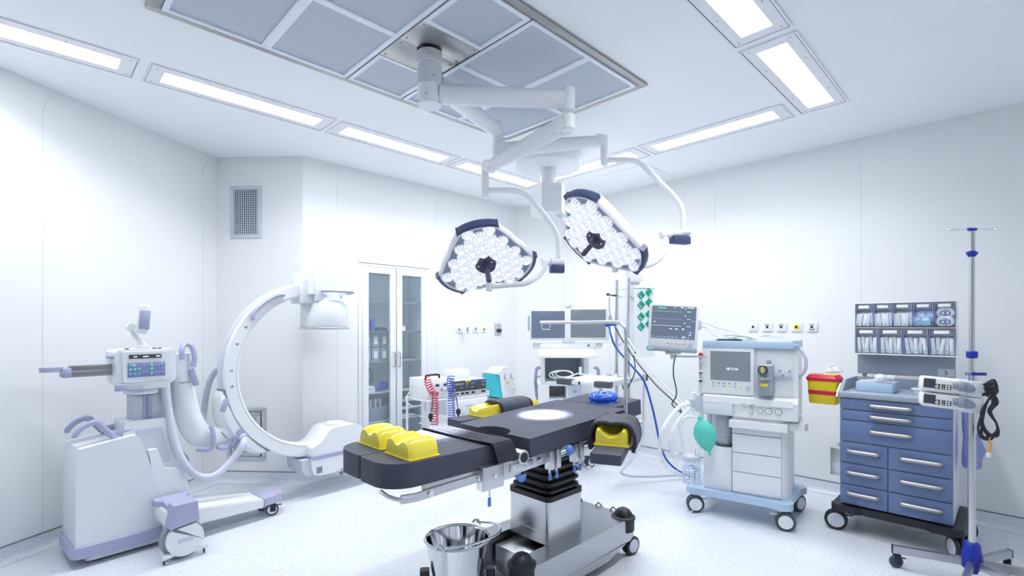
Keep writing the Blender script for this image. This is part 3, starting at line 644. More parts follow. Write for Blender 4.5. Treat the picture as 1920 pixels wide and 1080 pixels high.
# armboards
def arm(name, rot, loc, L, W, z0, z1):
    b = MB(); b.fr(loc, rz=rot); slab(b, 0, L, -W, W, z0, z1, (.012,)*4, .012); o = b.build('arm_pad', M['pad'], t)
    b = MB(); b.fr(loc, rz=rot); b.box(.04, L, -W+.02, W-.02, z0-.012, z0, .002); b.box(L*.7, L*.8, -W-.01, W+.01, z0-.03, z0-.004, .003); b.cyl((.12, 0, z0-.022),(.12,0,z0-.01),.008,n=10); b.build('arm_board', M['dark'], o)
    return o
LN = I @ Vector((.459, 2.44, 0)); NR = R(90-20)-(PI/2-YAW)
arm('near', NR, (LN.x, LN.y, 0), .64, .077, .818, .868)
b = MB(); b.tube([LA(1090,855,2.62), LA(1093,868,2.58), LA(1100,874,2.55), LA(1108,874,2.52)], .005, 8); b.build('release_wire', M['chrome'], t)
b = MB(); p = LA(1114,818,2.78); b.fr(p, rz=NR); b.cyl((0,-.03,0),(0,.03,0),.036,n=28,bev=.004); b.build('arm_joint', M['dark'], t)
b = MB(); b.fr(p, rz=NR); b.cyl((0,-.034,0),(0,.034,0),.026,n=24,bev=.004); b.build('joint_core', M['lgrey'], t)
arm('far', 0, (-.215, .605, 0), .78, .075, .83, .878)
# ---- gel pads, wraps, strap, ring : separate things lying on the table
gel = mat('yellow_gel', (.93,.77,.07), .25, coat=.4, var=.02); gel.node_tree.nodes['Principled BSDF'].inputs['Subsurface Weight'].default_value = .25
gel.node_tree.nodes['Principled BSDF'].inputs['Subsurface Radius'].default_value = (.03,.02,.005)
def W(x, y, z=0): return uv(TU+x, TV+y, z)
def gelblock(name, sec, L, label, loc, rz, group=None, fill=0, cat='gel pad'):
    b = MB(); n = 10; rg = []
    for i in range(n+1):
        c = -1+2*i/n; k = 1-.11*abs(c)**4; zz = 1-.20*abs(c)**4
        rg.append([(c*L/2, y*k, (z if not fill else z+(fill-z)*max(0,min(1,(c+.3)/.5)) if z > .04 and abs(y) < .05 else z)*zz) for y, z in sec])
    b.loft(rg); o = b.build(name, gel, ang=50); o.location = loc; o.rotation_euler = (0,0,rz)
    b = MB(); yy = max(y for y, z in sec)+.004; slab(b, -L/2-.004, L/2+.004, -yy, yy, 0, .004, (.012,)*4, .001); b.build('base_flange', gel, o)
    return tag(o, label, cat, group)
heel = [(-.104,0),(-.102,.03),(-.096,.058),(-.084,.078),(-.066,.088),(-.048,.088),(-.034,.080),(-.020,.068),(-.007,.063),(.007,.063),(.020,.068),(.034,.080),(.048,.088),(.066,.088),(.084,.078),(.096,.058),(.102,.03),(.104,0)]
g1 = gelblock('gel_heel_pad', heel, .15, 'yellow gel heel pad on the nearer leg cushion of the table', W(-1.030,-.145,.9355), PI/2-YAW, 'yellow gel heel pads')
g2 = dup(g1, W(-1.02,.115,.9355), PI/2-YAW, 'yellow gel heel pad on the farther leg cushion, behind the other one')
armsec = [(-.080,0),(-.080,.075),(-.072,.096),(-.058,.098),(-.046,.078),(-.030,.060),(-.012,.052),(.012,.052),(.030,.060),(.046,.078),(.058,.098),(.072,.096),(.080,.075),(.080,0)]
dN = Vector((math.cos(R(70)), math.sin(R(70)), 0)); pN = Vector((.459,2.44,.8685))
gelblock('gel_arm_pad', [(y*1.12, z) for y, z in armsec], .28, 'yellow gel arm cradle under a cuff on the near armboard, right of the seat pad', pN + dN*.32, R(70), fill=.098)
gelblock('gel_arm_pad', [(y*.92, z*.72) for y, z in armsec], .58, 'long yellow gel arm cradle on the far armboard behind the table', W(.26,.605,.8785), PI/2-YAW)
def cuff(label, loc, rz, x0, x1, sec, th=.018):
    def off(p, d):
        out = []
        for i, (y, z) in enumerate(p):
            a, c = p[max(i-1,0)], p[min(i+1,len(p)-1)]; ty, tz = c[0]-a[0], c[1]-a[1]; l = math.hypot(ty,tz); out.append((y-tz/l*d, z+ty/l*d))
        return out
    o_ = off(sec, th); ring = sec + o_[::-1]; b = MB(); n = 14; rg = []
    for i in range(n+1):
        f_ = i/n; e = .006*(1-abs(2*f_-1)**8) ; groove = -.008 if i == n//2 else 0
        rg.append([(x0+(x1-x0)*f_, y*(1+(e+groove)*.5), z+(e+groove if k >= len(sec) else 0)) for k, (y, z) in enumerate(ring)])
    b.loft(rg); o = b.build('arm_cuff', M['pad'], ang=60); o.location = loc; o.rotation_euler = (0,0,rz)
    b = MB(); b.tube([(x0-.001,y,z+(.002 if 0 else 0)) for y, z in [((a[0]+c[0])/2,(a[1]+c[1])/2) for a, c in zip(sec, o_)]], .0105, 8, 4); b.tube([(x1+.001,(a[0]+c[0])/2,(a[1]+c[1])/2) for a, c in zip(sec, o_)], .0105, 8, 4); b.build('cuff_edge', M['padedge'], o, sep=True)
    return tag(o, label, 'arm cuff')
cuff('charcoal padded cuff folded over the gel cradle on the near armboard', pN, R(70), .21, .47, [(-.104,-.03),(-.112,.035),(-.086,.098),(-.038,.108),(0,.103),(.038,.108),(.086,.098),(.112,.035),(.104,-.03)])
cuff('charcoal padded cuff laid across the yellow gel cradle on the far armboard', W(-.215,.605,.8785), PI/2-YAW, .36, .66, [(-.082,-.005),(-.088,.035),(-.070,.066),(-.03,.074),(0,.076),(.03,.074),(.070,.066),(.088,.035),(.082,-.005)], .012)
# leg strap
b = MB(); wv = lambda s: .0015*math.sin(s*30)
path = [(.262,.86),(.262,.92),(.250,.940),(.12,.941),(-.10,.942),(-.265,.946),(-.290,.938),(-.302,.90),(-.310,.852)]
P_, _ = spline([Vector((0,y,z)) for y, z in path], 8); rg = []
for i, p in enumerate(P_):
    f_ = i/(len(P_)-1); x0 = -.695+.075*max(0, f_-.55); x1 = x0+.13; a, c = P_[max(i-1,0)], P_[min(i+1,len(P_)-1)]; d = (c-a).normalized(); n_ = Vector((0,d.z,-d.y)); n_ = n_ if (n_.z > 0 or n_.y < 0) else -n_
    if i < 8: n_ = Vector((0,1,0))
    h_ = .005; rg.append([(x0,p.y,p.z),(x1,p.y,p.z),(x1,p.y+n_.y*h_,p.z+n_.z*h_),(x0,p.y+n_.y*h_,p.z+n_.z*h_)])
b.use(M['padedge']); b.loft(rg); b.use(mat('strap_stitching', (.11,.115,.15), .6))
for k in range(30):
    y = .225-k*.0155
    for j in range(7):
        if (k//6) % 2 == 1 and j in (0, 6): continue
        x = -.68+j*.0155+(.0 if y > -.1 else (-.1-y)*.25); b.box(x, x+.006, y, y+.009, .945, .9480+(.0028 if y < -.14 else .0012))
st = b.build('leg_strap', None, ang=50); st.location = W(0,0,0); st.rotation_euler = (0,0,PI/2-YAW); tag(st, 'perforated black strap lying across the leg cushions of the table', 'strap')
# head ring
b = MB(); bg = mat('blue_gel', (.01,.10,.62), .12, coat=.6); rg = []
for i in range(48):
    a = 2*PI*i/48; ring = []
    for k in range(16):
        q = 2*PI*k/16; rr = .066+.036*math.cos(q)*(1.0 if math.cos(q) > 0 else 1.15); ring.append((rr*math.cos(a), rr*math.sin(a), max(.0, .026+.030*math.sin(q))*(1+.02*math.sin(5*a))))
    rg.append(ring)
rg.append(rg[0]); b.loft(rg, caps=False); b.lathe([(0,.004),(.097,.004),(.101,.0),(0,0)], n=40); hr = b.build('gel_head_ring', bg, ang=60)
hp = (-.46+1.0*math.cos(TIL), 0, .940+1.03*math.sin(-TIL)); hr.location = W(.545,-.06,.9965); hr.rotation_euler = (R(0),0,0); tag(hr, 'glossy blue gel head ring on the head end of the operating table', 'gel ring')
hr.rotation_euler = Matrix.Rotation(PI/2-YAW,3,'Z').to_4x4().to_3x3().__matmul__(Matrix.Rotation(TIL,3,'Y')).to_euler()
# ================================================================ BUCKET ON ITS DOLLY
BX, BY = -.281, 2.56
t = thing('steel_bucket', 'polished stainless steel bucket with a bail handle beside the table base', 'bucket', (BX, BY, .075))
b = MB(); b.lathe([(0,.0),(.098,.0),(.105,.006),(.163,.335),(.168,.343),(.172,.340),(.170,.330),(.166,.332),(.160,.328),(.103,.012),(0,.010)], n=64); b.build('pail', M['chrome'], t)
b = MB(); b.lathe([(.163,.330),(.170,.331),(.174,.338),(.170,.346),(.163,.344)], n=64); b.build('rim', M['alu'], t)
for a in (-112, 62):
    ca_, sa = math.cos(R(a)), math.sin(R(a)); b = MB(); b.tube([(.175*ca_-.022*sa,.175*sa+.022*ca_,.325),(.182*ca_-.02*sa,.182*sa+.02*ca_,.350),(.182*ca_,.182*sa,.366),(.182*ca_+.02*sa,.182*sa-.02*ca_,.350),(.175*ca_+.022*sa,.175*sa-.022*ca_,.325)], .006, 8); b.build('ear', M['alu'], t)
b = MB(); a0, a1 = R(-112), R(62); A0 = Vector((.182*math.cos(a0),.182*math.sin(a0),.352)); A1 = Vector((.182*math.cos(a1),.182*math.sin(a1),.352)); mid = (A0+A1)/2; dd_ = (A1-A0)/2; out_ = Vector((1,-.12,.06)).normalized()
b.tube([mid - dd_*math.cos(PI*i/12) + out_*(.20*math.sin(PI*i/12)) for i in range(13)], .0062, 10, 4); b.build('bail_handle', M['chrome'], t)
t = thing('bucket_dolly', 'low wheeled black ring dolly that carries the steel bucket', 'dolly', (BX, BY, 0))
b = MB(); b.lathe([(.112,.055),(.135,.055),(.135,.073),(.112,.073)], n=48)
for k in range(2): b.fr(rz=R(45+90*k)); b.box(-.13,.13,-.012,.012,.055,.073)
b.fr(); b.build('ring', M['black'], t)
for k in range(4):
    a = R(4+90*k); b = MB(); b.fr((.175*math.cos(a),.175*math.sin(a),0), rz=a); b.prism(rrect(-.03,.018,-.022,.022,.01), .045, .25 if k in (0,2) else .11, .006); b.build('bumper_post', M['black'], t)
    caster(t, .165*math.cos(a), .165*math.sin(a), .02, .016, .05, rz=a, twin=False, tyre='black', disc='grey', hood='black')
# ================================================================ SURGICAL LIGHTS
COLX, COLY = -.484, 2.904
t = thing('surgical_light_mount', 'white ceiling column of the operating lights under the steel plate', 'ceiling mount', (COLX, COLY, 2.79))
b = MB(); b.lathe([(0,0),(.066,0),(.071,.006),(.071,.110),(.0725,.112),(.0725,.118),(.071,.12),(.071,.235),(.0685,.237),(.0685,.243),(.073,.245),(.073,.31),(0,.31)], n=40); b.build('column', M['white'], t)
b = MB()
for a, z in ((-95,.045),(-60,.155),(-80,.275),(-150,.02),(-30,.012)): b.cyl((.068*math.cos(R(a)),.068*math.sin(R(a)),z),(.0745*math.cos(R(a)),.0745*math.sin(R(a)),z),.0045,n=8)
b.build('screw', M['grey'], t, sep=True)
lens_m = bpy.data.materials.new('led_lens_glass'); lens_m.use_nodes = True; nt = lens_m.node_tree; pb = nt.nodes['Principled BSDF']; Lk = nt.links.new
tc = nt.nodes.new('ShaderNodeTexCoord'); sx = nt.nodes.new('ShaderNodeSeparateXYZ'); Lk(tc.outputs['Object'], sx.inputs[0])
at2 = nt.nodes.new('ShaderNodeMath'); at2.operation = 'ARCTAN2'; Lk(sx.outputs[0], at2.inputs[0]); Lk(sx.outputs[1], at2.inputs[1])
nz = nt.nodes.new('ShaderNodeTexNoise'); nz.inputs['Scale'].default_value = 30; Lk(tc.outputs['Object'], nz.inputs['Vector'])
m1 = nt.nodes.new('ShaderNodeMath'); m1.operation = 'MULTIPLY'; m1.inputs[1].default_value = 11; Lk(at2.outputs[0], m1.inputs[0])
m1b = nt.nodes.new('ShaderNodeMath'); m1b.operation = 'MULTIPLY_ADD'; m1b.inputs[1].default_value = 9; Lk(nz.outputs['Fac'], m1b.inputs[0]); Lk(m1.outputs[0], m1b.inputs[2])
m2 = nt.nodes.new('ShaderNodeMath'); m2.operation = 'SINE'; Lk(m1b.outputs[0], m2.inputs[0])
vl = nt.nodes.new('ShaderNodeVectorMath'); vl.operation = 'MULTIPLY'; vl.inputs[1].default_value = (1,1,0); Lk(tc.outputs['Object'], vl.inputs[0])
ln = nt.nodes.new('ShaderNodeVectorMath'); ln.operation = 'LENGTH'; Lk(vl.outputs[0], ln.inputs[0])
mr = nt.nodes.new('ShaderNodeMapRange'); mr.inputs[1].default_value = .003; mr.inputs[2].default_value = .016; mr.inputs[3].default_value = 5; mr.inputs[4].default_value = .62; Lk(ln.outputs['Value'], mr.inputs[0])
m3 = nt.nodes.new('ShaderNodeMath'); m3.operation = 'MULTIPLY_ADD'; m3.inputs[1].default_value = .28; Lk(m2.outputs[0], m3.inputs[0]); Lk(mr.outputs[0], m3.inputs[2])
m4 = nt.nodes.new('ShaderNodeMath'); m4.operation = 'MULTIPLY'; m4.inputs[1].default_value = .55; Lk(m3.outputs[0], m4.inputs[0])
pb.inputs['Base Color'].default_value = (.55,.58,.66,1); pb.inputs['Roughness'].default_value = .12; pb.inputs['Emission Color'].default_value = (.88,.90,1,1); Lk(m4.outputs[0], pb.inputs['Emission Strength'])
M['lens'] = lens_m
M['lamppanel'] = mat('lamp_face_grey_blue', (.26,.32,.42), .3)
M['plum'] = mat('dark_plum_handle', (.055,.045,.10), .25)
lens_proto = None
def lamp_head(t, c, x, y, n, rot, wob):
    """triangular head with three bumpers; x, y span its face, n is where it shines"""
    global lens_proto
    I_ = Matrix.Translation(-Vector(t.location)); x, y, n = Vector(x), Vector(y), Vector(n)
    c = I_ @ Vector(c); m3_ = Matrix((x, y, n)).transposed().to_4x4(); F_ = Matrix.Translation(c) @ m3_ @ Matrix.Rotation(rot, 4, 'Z')
    def outline(s, dn=1., k=7):
        out = []
        for j in range(3):
            a = j*2*PI/3
            for q in range(-k, k+1):
                yy = .122*q/k; rr = .335-.030*(q/k)**2; px_, py_ = rr*s*math.cos(a)-yy*s*math.sin(a), rr*s*math.sin(a)+yy*s*math.cos(a); out.append((px_, py_))
            a2 = a+PI/3; out.append(((.262*s)*math.cos(a2-.28)/math.cos(.28)*1.015, (.262*s)*math.sin(a2-.28)/math.cos(.28)*1.02)); out.append(((.262*s)*math.cos(a2), (.262*s)*math.sin(a2))); out.append(((.262*s)*math.cos(a2+.28)/math.cos(.28)*1.02, (.262*s)*math.sin(a2+.28)/math.cos(.28)*1.02))
        return out
    b = MB(); b.m = F_
    b.loft([[(X_, Y_, z) for X_, Y_ in outline(s)] for s, z in ((.93,.0),(.93,.012),(.965,.016),(.988,.008),(1.,-.01),(.99,-.035),(.93,-.06),(.80,-.078),(.50,-.088),(.2,-.09))])
    hs = b.build('housing', M['white'], t, ang=30)
    b = MB(); b.m = F_; b.prism(outline(.925), .0, .004); b.build('face_panel', M['lamppanel'], hs)
    for j in range(3):
        a = j*2*PI/3; b = MB(); b.m = F_ @ Matrix.Rotation(a, 4, 'Z'); rg = []
        for q in range(-10, 11):
            yy = .128*q/10; rr = .340-.031*(q/10)**2; e = .9 if abs(q) == 10 else 1
            rg.append([(rr-.012,yy,.018*e),(rr+.006,yy,.012*e),(rr+.010,yy,-.012),(rr+.004,yy,-.034*e),(rr-.010,yy,-.042*e)])
        b.loft(rg)
        for s in (-1, 1): b.prism([(.285,.130*s),(.318,.112*s),(.322,.130*s)] if s > 0 else [(.322,.130*s),(.318,.112*s),(.285,.130*s)], -.03, .0165)
        b.build('bumper', M['navy'], hs)
    # lenses on a hexagonal raster clipped to the outline
    sp = .077
    ol = outline(.885)
    def inside(p):
        r_ = False
        for (x1,y1),(x2,y2) in zip(ol, ol[1:]+ol[:1]):
            if (y1 > p[1]) != (y2 > p[1]) and p[0] < (x2-x1)*(p[1]-y1)/(y2-y1)+x1: r_ = not r_
        return r_
    for i in range(-6, 7):
        for j in range(-6, 7):
            p = (sp*(i+.5*(j % 2))+.012, sp*.866*j)
            if not inside(p) or math.hypot(*p) < .052: continue
            if lens_proto is None:
                b = MB(); b.lathe([(.039,0),(.039,.006),(.0355,.017),(.027,.026),(.0145,.032),(0,.034)], n=24); lens_proto = b.build('led_lens', M['lens'], t, ang=20); o = lens_proto
            else: o = lens_proto.copy(); C.objects.link(o)
            o.parent = t; o.matrix_local = F_ @ Matrix.Translation((p[0], p[1], .004))
    b = MB(); b.m = F_ @ Matrix.Rotation(wob, 4, 'Z'); b.prism([(.058*math.cos(R(a))+.012*math.cos(R(120*round(a/120))), .058*math.sin(R(a))+.012*math.sin(R(120*round(a/120)))) for a in range(0, 360, 15)], .004, .045, .008)
    b.cyl((0,0,.044),(0,0,.062),.034,.022,n=24); hb = b.build('handle_base', M['plum'], t)
    b = MB(); b.m = F_; b.lathe([(.019,.058),(.0155,.075),(.0165,.12),(.0155,.125),(.0165,.13),(.0165,.165),(.013,.172),(0,.173)], n=20); b.build('sterile_handle', M['plum'], hb)
    b = MB(); b.m = F_ @ Matrix.Rotation(wob, 4, 'Z')
    for a in (0, 120, 240): b.ball((.052*math.cos(R(a)),.052*math.sin(R(a)),.046),.007,10)
    b.build('bolt', M['chrome'], hb, sep=True)
    b = MB(); b.m = F_; b.lathe([(.06,-.088),(.05,-.12),(0,-.12)], n=24)
    return F_
def joint(b, p, r, h): b.cyl(Vector(p)-Vector((0,0,h/2)), Vector(p)+Vector((0,0,h/2)), r, n=28, bev=.006)
SPOTS = []
def surgical_light(label, c, x, y, n, rot, wob, j1, z1, j2, curve, elbow, lower, pivot, aim, r_=.045):
    base = Vector((COLX, COLY, z1)); t = thing('surgical_light', label, 'surgical light', base, 0, 'surgical lights on the ceiling column'); O = lambda p: Vector(p)-base
    j1, j2 = Vector(j1), Vector(j2)
    b = MB(); d = (j1-base).normalized(); b.cyl(O(base+d*.06), O(j1-d*.03), .060, .053, n=28); b.build('main_arm', M['white'], t)
    b = MB(); b.cyl(O(j1)+Vector((0,0,.07)), O(j1)-Vector((0,0,.07)), .042, n=28, bev=.006); k = b.build('elbow_joint', M['white'], t)
    q = Vector((j1.x, j1.y, j1.z-.14)); d2 = (j2-q); d2.normalize(); sdv = d2.cross(Vector((0,0,1))).normalized()
    b = MB(); b.cyl(O(q)+Vector((0,0,.05)), O(q)-Vector((0,0,.045)), .042, n=24, bev=.006); b.cyl(O(q)-sdv*.052+d2*.05, O(q)+sdv*.052+d2*.05, .046, n=28, bev=.004); b.build('tilt_joint', M['white'], k)
    b = MB(); b.tube([O(q+d2*.05), O(q+d2*.2), O(q+(j2-q)*.6), O(j2-d2*.03)], .045, 20, 6, rr=[.054,.055,.050,.042]); b.cyl(O(j2)-sdv*.042, O(j2)+sdv*.042, .042, n=26, bev=.004); b.build('spring_arm', M['white'], t)
    b = MB(); zc = curve[0][2]; b.cyl((O(j2)+d2*.045)+Vector((0,0,.035)), (O(j2)+d2*.045)*1+Vector((0,0,zc-j2.z-.045)), .0285, n=24, bev=.004); b.build('drop_tube', M['white'], t)
    b = MB(); s0 = j2+d2*.045; b.tube([O((s0.x, s0.y, zc))]+[O(p) for p in curve[1:]], .021, 14, 6); b.build('curved_tube', M['white'], t)
    e0, e1 = Vector(elbow[0]), Vector(elbow[1]); em = e0.lerp(e1, .38)
    b = MB(); b.cyl(O(e0), O(em-(e1-e0).normalized()*.002), .028, n=24, bev=.005); b.cyl(O(em), O(e1), .031, n=24, bev=.005); el = b.build('elbow_housing', M['white'], t)
    b = MB(); b.fr(O(em.lerp(e1,.5))+Vector((0,0,-.048)), x=(e1-e0), z=(0,0,1)); L_ = (e1-em).length/2; b.box(-L_+.003, L_-.003, -.03, .03, -.036, .024, .008); b.build('grip', M['navy'], el)
    b = MB(); b.tube([O(p) for p in lower], .0195, 14, 6); b.build('yoke_tube', M['white'], t)
    F_ = lamp_head(t, c, x, y, n, rot, wob)
    pv = Vector(pivot); b = MB(); nn = Vector(n); b.cyl(O(pv)+Vector((0,0,.03)), O(pv)-Vector((0,0,.03)), .021, n=20, bev=.006); b.cyl(O(pv), O(Vector(c)-nn*.07), .018, n=16); b.build('pivot', M['white'], t)
    sd = bpy.data.lights.new('lamp_beam', 'SPOT'); so = bpy.data.objects.new('lamp_beam', sd); C.objects.link(so)
    so.location = Vector(c)+nn*.20; so.rotation_euler = (Vector(aim[0])-so.location).to_track_quat('-Z', 'Y').to_euler(); sd.energy = aim[1]; sd.spot_size = aim[2]; sd.spot_blend = 1.; sd.shadow_soft_size = .05; sd.color = (.93,.94,1)
surgical_light('left operating light with cluster of round lenses facing the table', (-.175,3.239,1.926), (.977,0,.214), (-.117,-.837,.534), (.181,-.544,-.820), R(89.7), R(70),
    (.338,2.98,2.865), 2.865, (-.16,3.5,2.63), [at(916,355,3.5), at(935,357,3.52), at(965,358,3.55), at(990,368,3.6), at(1022,405,3.66), at(1043,436,3.7), at(1047,462,3.7), at(1047,486,3.7)],
    (at(1015,491,3.66), at(1057,491,3.72)), [at(1022,491,3.65), at(1021,503,3.63), at(1008,519,3.55), at(985,531,3.40), at(955,534,3.42), at(922,537,3.36)], at(917,538,3.34),
    (Vector((.195,3.01,.95)), 1100, R(19)))
surgical_light('right operating light tilted nearly edge-on beside the curved support tube', (.554,3.16,2.072), (.7407,0,-.6718), (.1972,-.956,.2174), (-.640,-.290,-.711), R(21.5), R(20),
    (-.105,3.70,2.955), 2.955, (.655,3.75,2.905), [at(1131,300,3.75), at(1150,300,3.74), at(1178,300,3.7), at(1202,307,3.68), at(1235,340,3.62), at(1265,370,3.6), at(1279,395,3.58), at(1280,436,3.58)],
    (at(1238,441,3.52), at(1291,434,3.62)), [at(1246,444,3.53), at(1247,460,3.51), at(1240,480,3.46), at(1225,493,3.42), at(1205,499,3.36), at(1180,500,3.32), at(1155,500,3.28)], at(1153,502,3.27),
    (Vector((-.46,2.63,.95)), 1100, R(19)))
# ================================================================ CEILING PENDANT WITH MEDIA COLUMN AND TRAY
t = thing('ceiling_pendant', 'white ceiling pendant with round plate, box joint and arm behind the operating lights', 'ceiling pendant', (.342, 4.67, 2.55)); B0 = Vector(t.location)
O = lambda p: Vector(p)-B0
b = MB(); b.lathe([(0,.435),(.285,.435),(.31,.45),(.312,.578),(0,.578)], n=64); b.build('ceiling_plate', M['white'], t)
b = MB(); b.cyl((0,0,.26),(0,0,.44),.073,n=40); b.build('drop_tube', M['white'], t)
b = MB(); b.prism([(-.165,-.05),(-.15,.0),(-.15,.12),(-.08,.16),(.08,.16),(.155,.12),(.155,-.02),(.11,-.15),(-.07,-.15)][::-1], 0, .265, .018, 3); b.build('joint_box', M['white'], t)
b = MB(); b.cyl((.09,-.152,.21),(.09,-.148,.21),.004,n=8); b.cyl((.09,-.152,.09),(.09,-.148,.09),.004,n=8); b.build('bolt', M['grey'], t, sep=True)
b = MB(); b.bar([(.05,.05,.06), (.90,.40,-.42)], .13, .12, up=(0,0,1)); b.box(.82,.98,.30,.50,-.60,-.36,.01); b.build('pendant_arm', M['white'], t)
b = MB(); b.box(.86,.955,.36,.46,-.68,-.5,.01); b.build('lower_joint', M['white'], t)
t = thing('media_column', 'white supply column with green socket plates and two chrome poles, hung from the pendant', 'supply column', (1.22, 5.05, 1.215)); B0 = Vector(t.location)
P0, P1, P2 = at(1160,0,5.18), at(1189,0,4.95), at(1225,0,5.03)
pg = [(P0.x,P0.y),(P1.x,P1.y),(P2.x,P2.y),(P2.x+.05,P2.y+.16),(P0.x+.06,P0.y+.14)]
b = MB(); b.prism([(x-B0.x, y-B0.y) for x, y in pg], 0, .685, .006, 2); b.build('body', M['white2'], t)
b = MB(); b.prism([((x-1.235)*1.06-B0.x+1.235, (y-5.08)*1.06-B0.y+5.08) for x, y in pg], .67, .70, .004); b.prism([((x-1.235)*1.04-B0.x+1.235, (y-5.08)*1.04-B0.y+5.08) for x, y in pg], -.02, .01, .004); b.build('end_cap', M['white'], t, sep=True)
fd = Vector((P2.x-P1.x, P2.y-P1.y, 0)); fL = fd.length; fd.normalize(); fn = Vector((fd.y, -fd.x, 0))
for s, (px_, py_) in enumerate([(1202,553),(1216.5,548),(1202,571.5),(1216.5,566.5),(1202,593.5),(1216.5,588.5),(1202,612),(1216.5,607)]):
    r_ = (px_-960)/FPX; tt = (r_*P1.y-P1.x)/(fd.x-r_*fd.y); Y_ = P1.y+fd.y*tt; p = Vector((P1.x+fd.x*tt, Y_, EYE-(py_-HOR)/FPX*Y_))-B0
    b = MB(); b.fr(p, x=fd+Vector((0,0,-1)), z=fn); b.use(M['green']); b.box(-.031,.031,-.031,.031,0,.012,.002); b.use(M['white'])
    if s % 2: b.box(.018,.024,-.024,.024,.0115,.0135)
    else: b.box(-.024,.024,-.024,-.018,.0115,.0135)
    b.build('socket_outlet', None, t)
for px_, Y_, z0_, z1_ in ((1156.3,4.86,.70,1.955), (1178.6,4.80,.72,1.975)):
    p = at(px_,0,Y_); b = MB(); b.cyl((p.x-B0.x,p.y-B0.y,z0_-B0.z),(p.x-B0.x,p.y-B0.y,z1_-B0.z),.019,n=20,bev=.002); pl = b.build('equipment_pole', M['chrome'], t)
    b = MB()
    for z_ in (1.80, 1.32): b.cyl((p.x-B0.x,p.y-B0.y,z_-B0.z),(P1.x-.02-B0.x+(px_-1178)*.004,P1.y+.1-B0.y,z_-B0.z),.012,n=12)
    b.build('pole_bracket', M['alu'], pl, sep=True)
b = MB(); p = at(1148,554,4.84)-B0; b.cyl(p, p+Vector((.05,0,.0)), .01, n=12); b.tube([p, p+Vector((-.04,-.01,.01))], .007, 8, 0); b.ball(p+Vector((-.045,-.01,.01)), .016, 14); b.build('hose_holder', M['dark'], t)
b = MB(); b.tube([at(x,y,4.83)-B0 for x,y in ((1143,556),(1142,575),(1146,595),(1152,606),(1160,620),(1172,640))], .005, 8, 6); b.build('thin_cable', M['grey'], t)
# tray on the poles
NC, LCn, RCn = Vector((.85,4.38,0)), Vector((.454,4.69,0)), Vector((1.33,4.99,0)); ex = (RCn-NC).normalized()
M['buffer'] = mat('slate_rubber', (.10,.105,.125), .55)
t = thing('equipment_tray', 'white shelf with grey rubber corners held on the chrome poles above the table head', 'shelf', (NC.x, NC.y, .985), math.atan2(ex.y, ex.x))
b = MB(); b.box(0,.56,0,.50,0,.016,.004); b.box(.0,.56,.0,.012,.016,.022,.003); tp = b.build('tray_top', M['white'], t)
b = MB(); b.box(-.004,.77,-.022,-.004,-.022,.012,.003); b.build('side_rail', M['alu'], t)
b = MB(); b.box(-.022,-.004,.0,.5,-.022,.012,.003); b.build('front_edge', M['white'], t)
for y0, y1 in ((-.03,.13),(.36,.53)):
    b = MB(); b.prism(rrect(-.035, .05, y0, y1, .02), -.030, .022, .010, 3); b.build('corner_buffer', M['buffer'], t)
b = MB(); b.box(-.026,-.02,.27,.29,-.02,.01,.001); b.build('latch', M['black'], t)
b = MB(); b.box(.30,.56,.20,.26,-.04,0,.004); b.cyl((.50,.14,-.05),(.50,.14,.03),.028,n=16); b.cyl((.60,.30,-.05),(.60,.30,.03),.028,n=16); b.build('support_bracket', M['alu'], t, sep=True)
b = MB(); b.box(.75,.79,-.04,.005,-.03,.03,.006); b.build('rail_clamp', M['dark'], t)
b = MB(); b.tube([at(x,y,Y) for x,y,Y in ((1209,702,4.95),(1207,740,4.95),(1206,790,4.93),(1203,825,4.9),(1190,853,4.75),(1172,876,4.55),(1165,886,4.52),(1178,892,4.58),(1210,893.5,4.72),(1250,892,4.8),(1290,889,4.86))], .0125, 10, 8); tag(b.build('grey_hose', M['lgrey']), 'grey hose falling from the tray rail and curving over the floor to the anaesthesia machine', 'hose')
b = MB(); p0 = at(1138,600,4.6)
b.tube([at(x,y,Y) for x,y,Y in ((1142,612,4.55),(1146,630,4.5),(1154,650,4.5),(1170,670,4.45),(1188,690,4.4),(1208,716,4.35),(1222,760,4.32),(1231,800,4.3),(1238,835,4.28),(1250,862,4.26),(1268,880,4.3),(1290,892,4.4))], .009, 10, 8)
b.box(p0.x+.0,p0.x+.08,p0.y-.05,p0.y-.02,p0.z-.055,p0.z-.03,.004); b.ball((p0.x-.005,p0.y-.03,p0.z-.045),.02,12)
tag(b.build('blue_air_hose', mat('cobalt_hose', (.02,.10,.42), .35)), 'dark blue gas hose hanging from the supply column down to the anaesthesia machine', 'hose')
for k, (dx, m_, r_) in enumerate(((0,'black',.005), (3.5,'pack',.0075), (9,'pack',.0075))):
    b = MB(); b.tube([at(x+dx,y-dx*.6,Y) for x,y,Y in ((1152,612,4.6),(1168,640,4.55),(1195,680,4.5),(1230,722,4.45),(1262,752,4.4),(1276,768,4.35),(1282,785,4.33))], r_, 8, 6)
    tag(b.build('gas_hose', M[m_]), ['thin black hose running diagonally from the supply column to the anaesthesia machine', 'lower white gas hose slanting down beside the black one', 'upper white gas hose slanting down beside the black one'][k], 'hose')
b = MB(); b.tube([at(x,y,4.7) for x,y in ((1192,655),(1189,672),(1191,690),(1188,705),(1180,722),(1172,731),(1168,726),(1166,712))], .005, 8, 6); tag(b.build('black_cable', M['black']), 'short black cable looping under the white tray beside the chrome poles', 'cable')
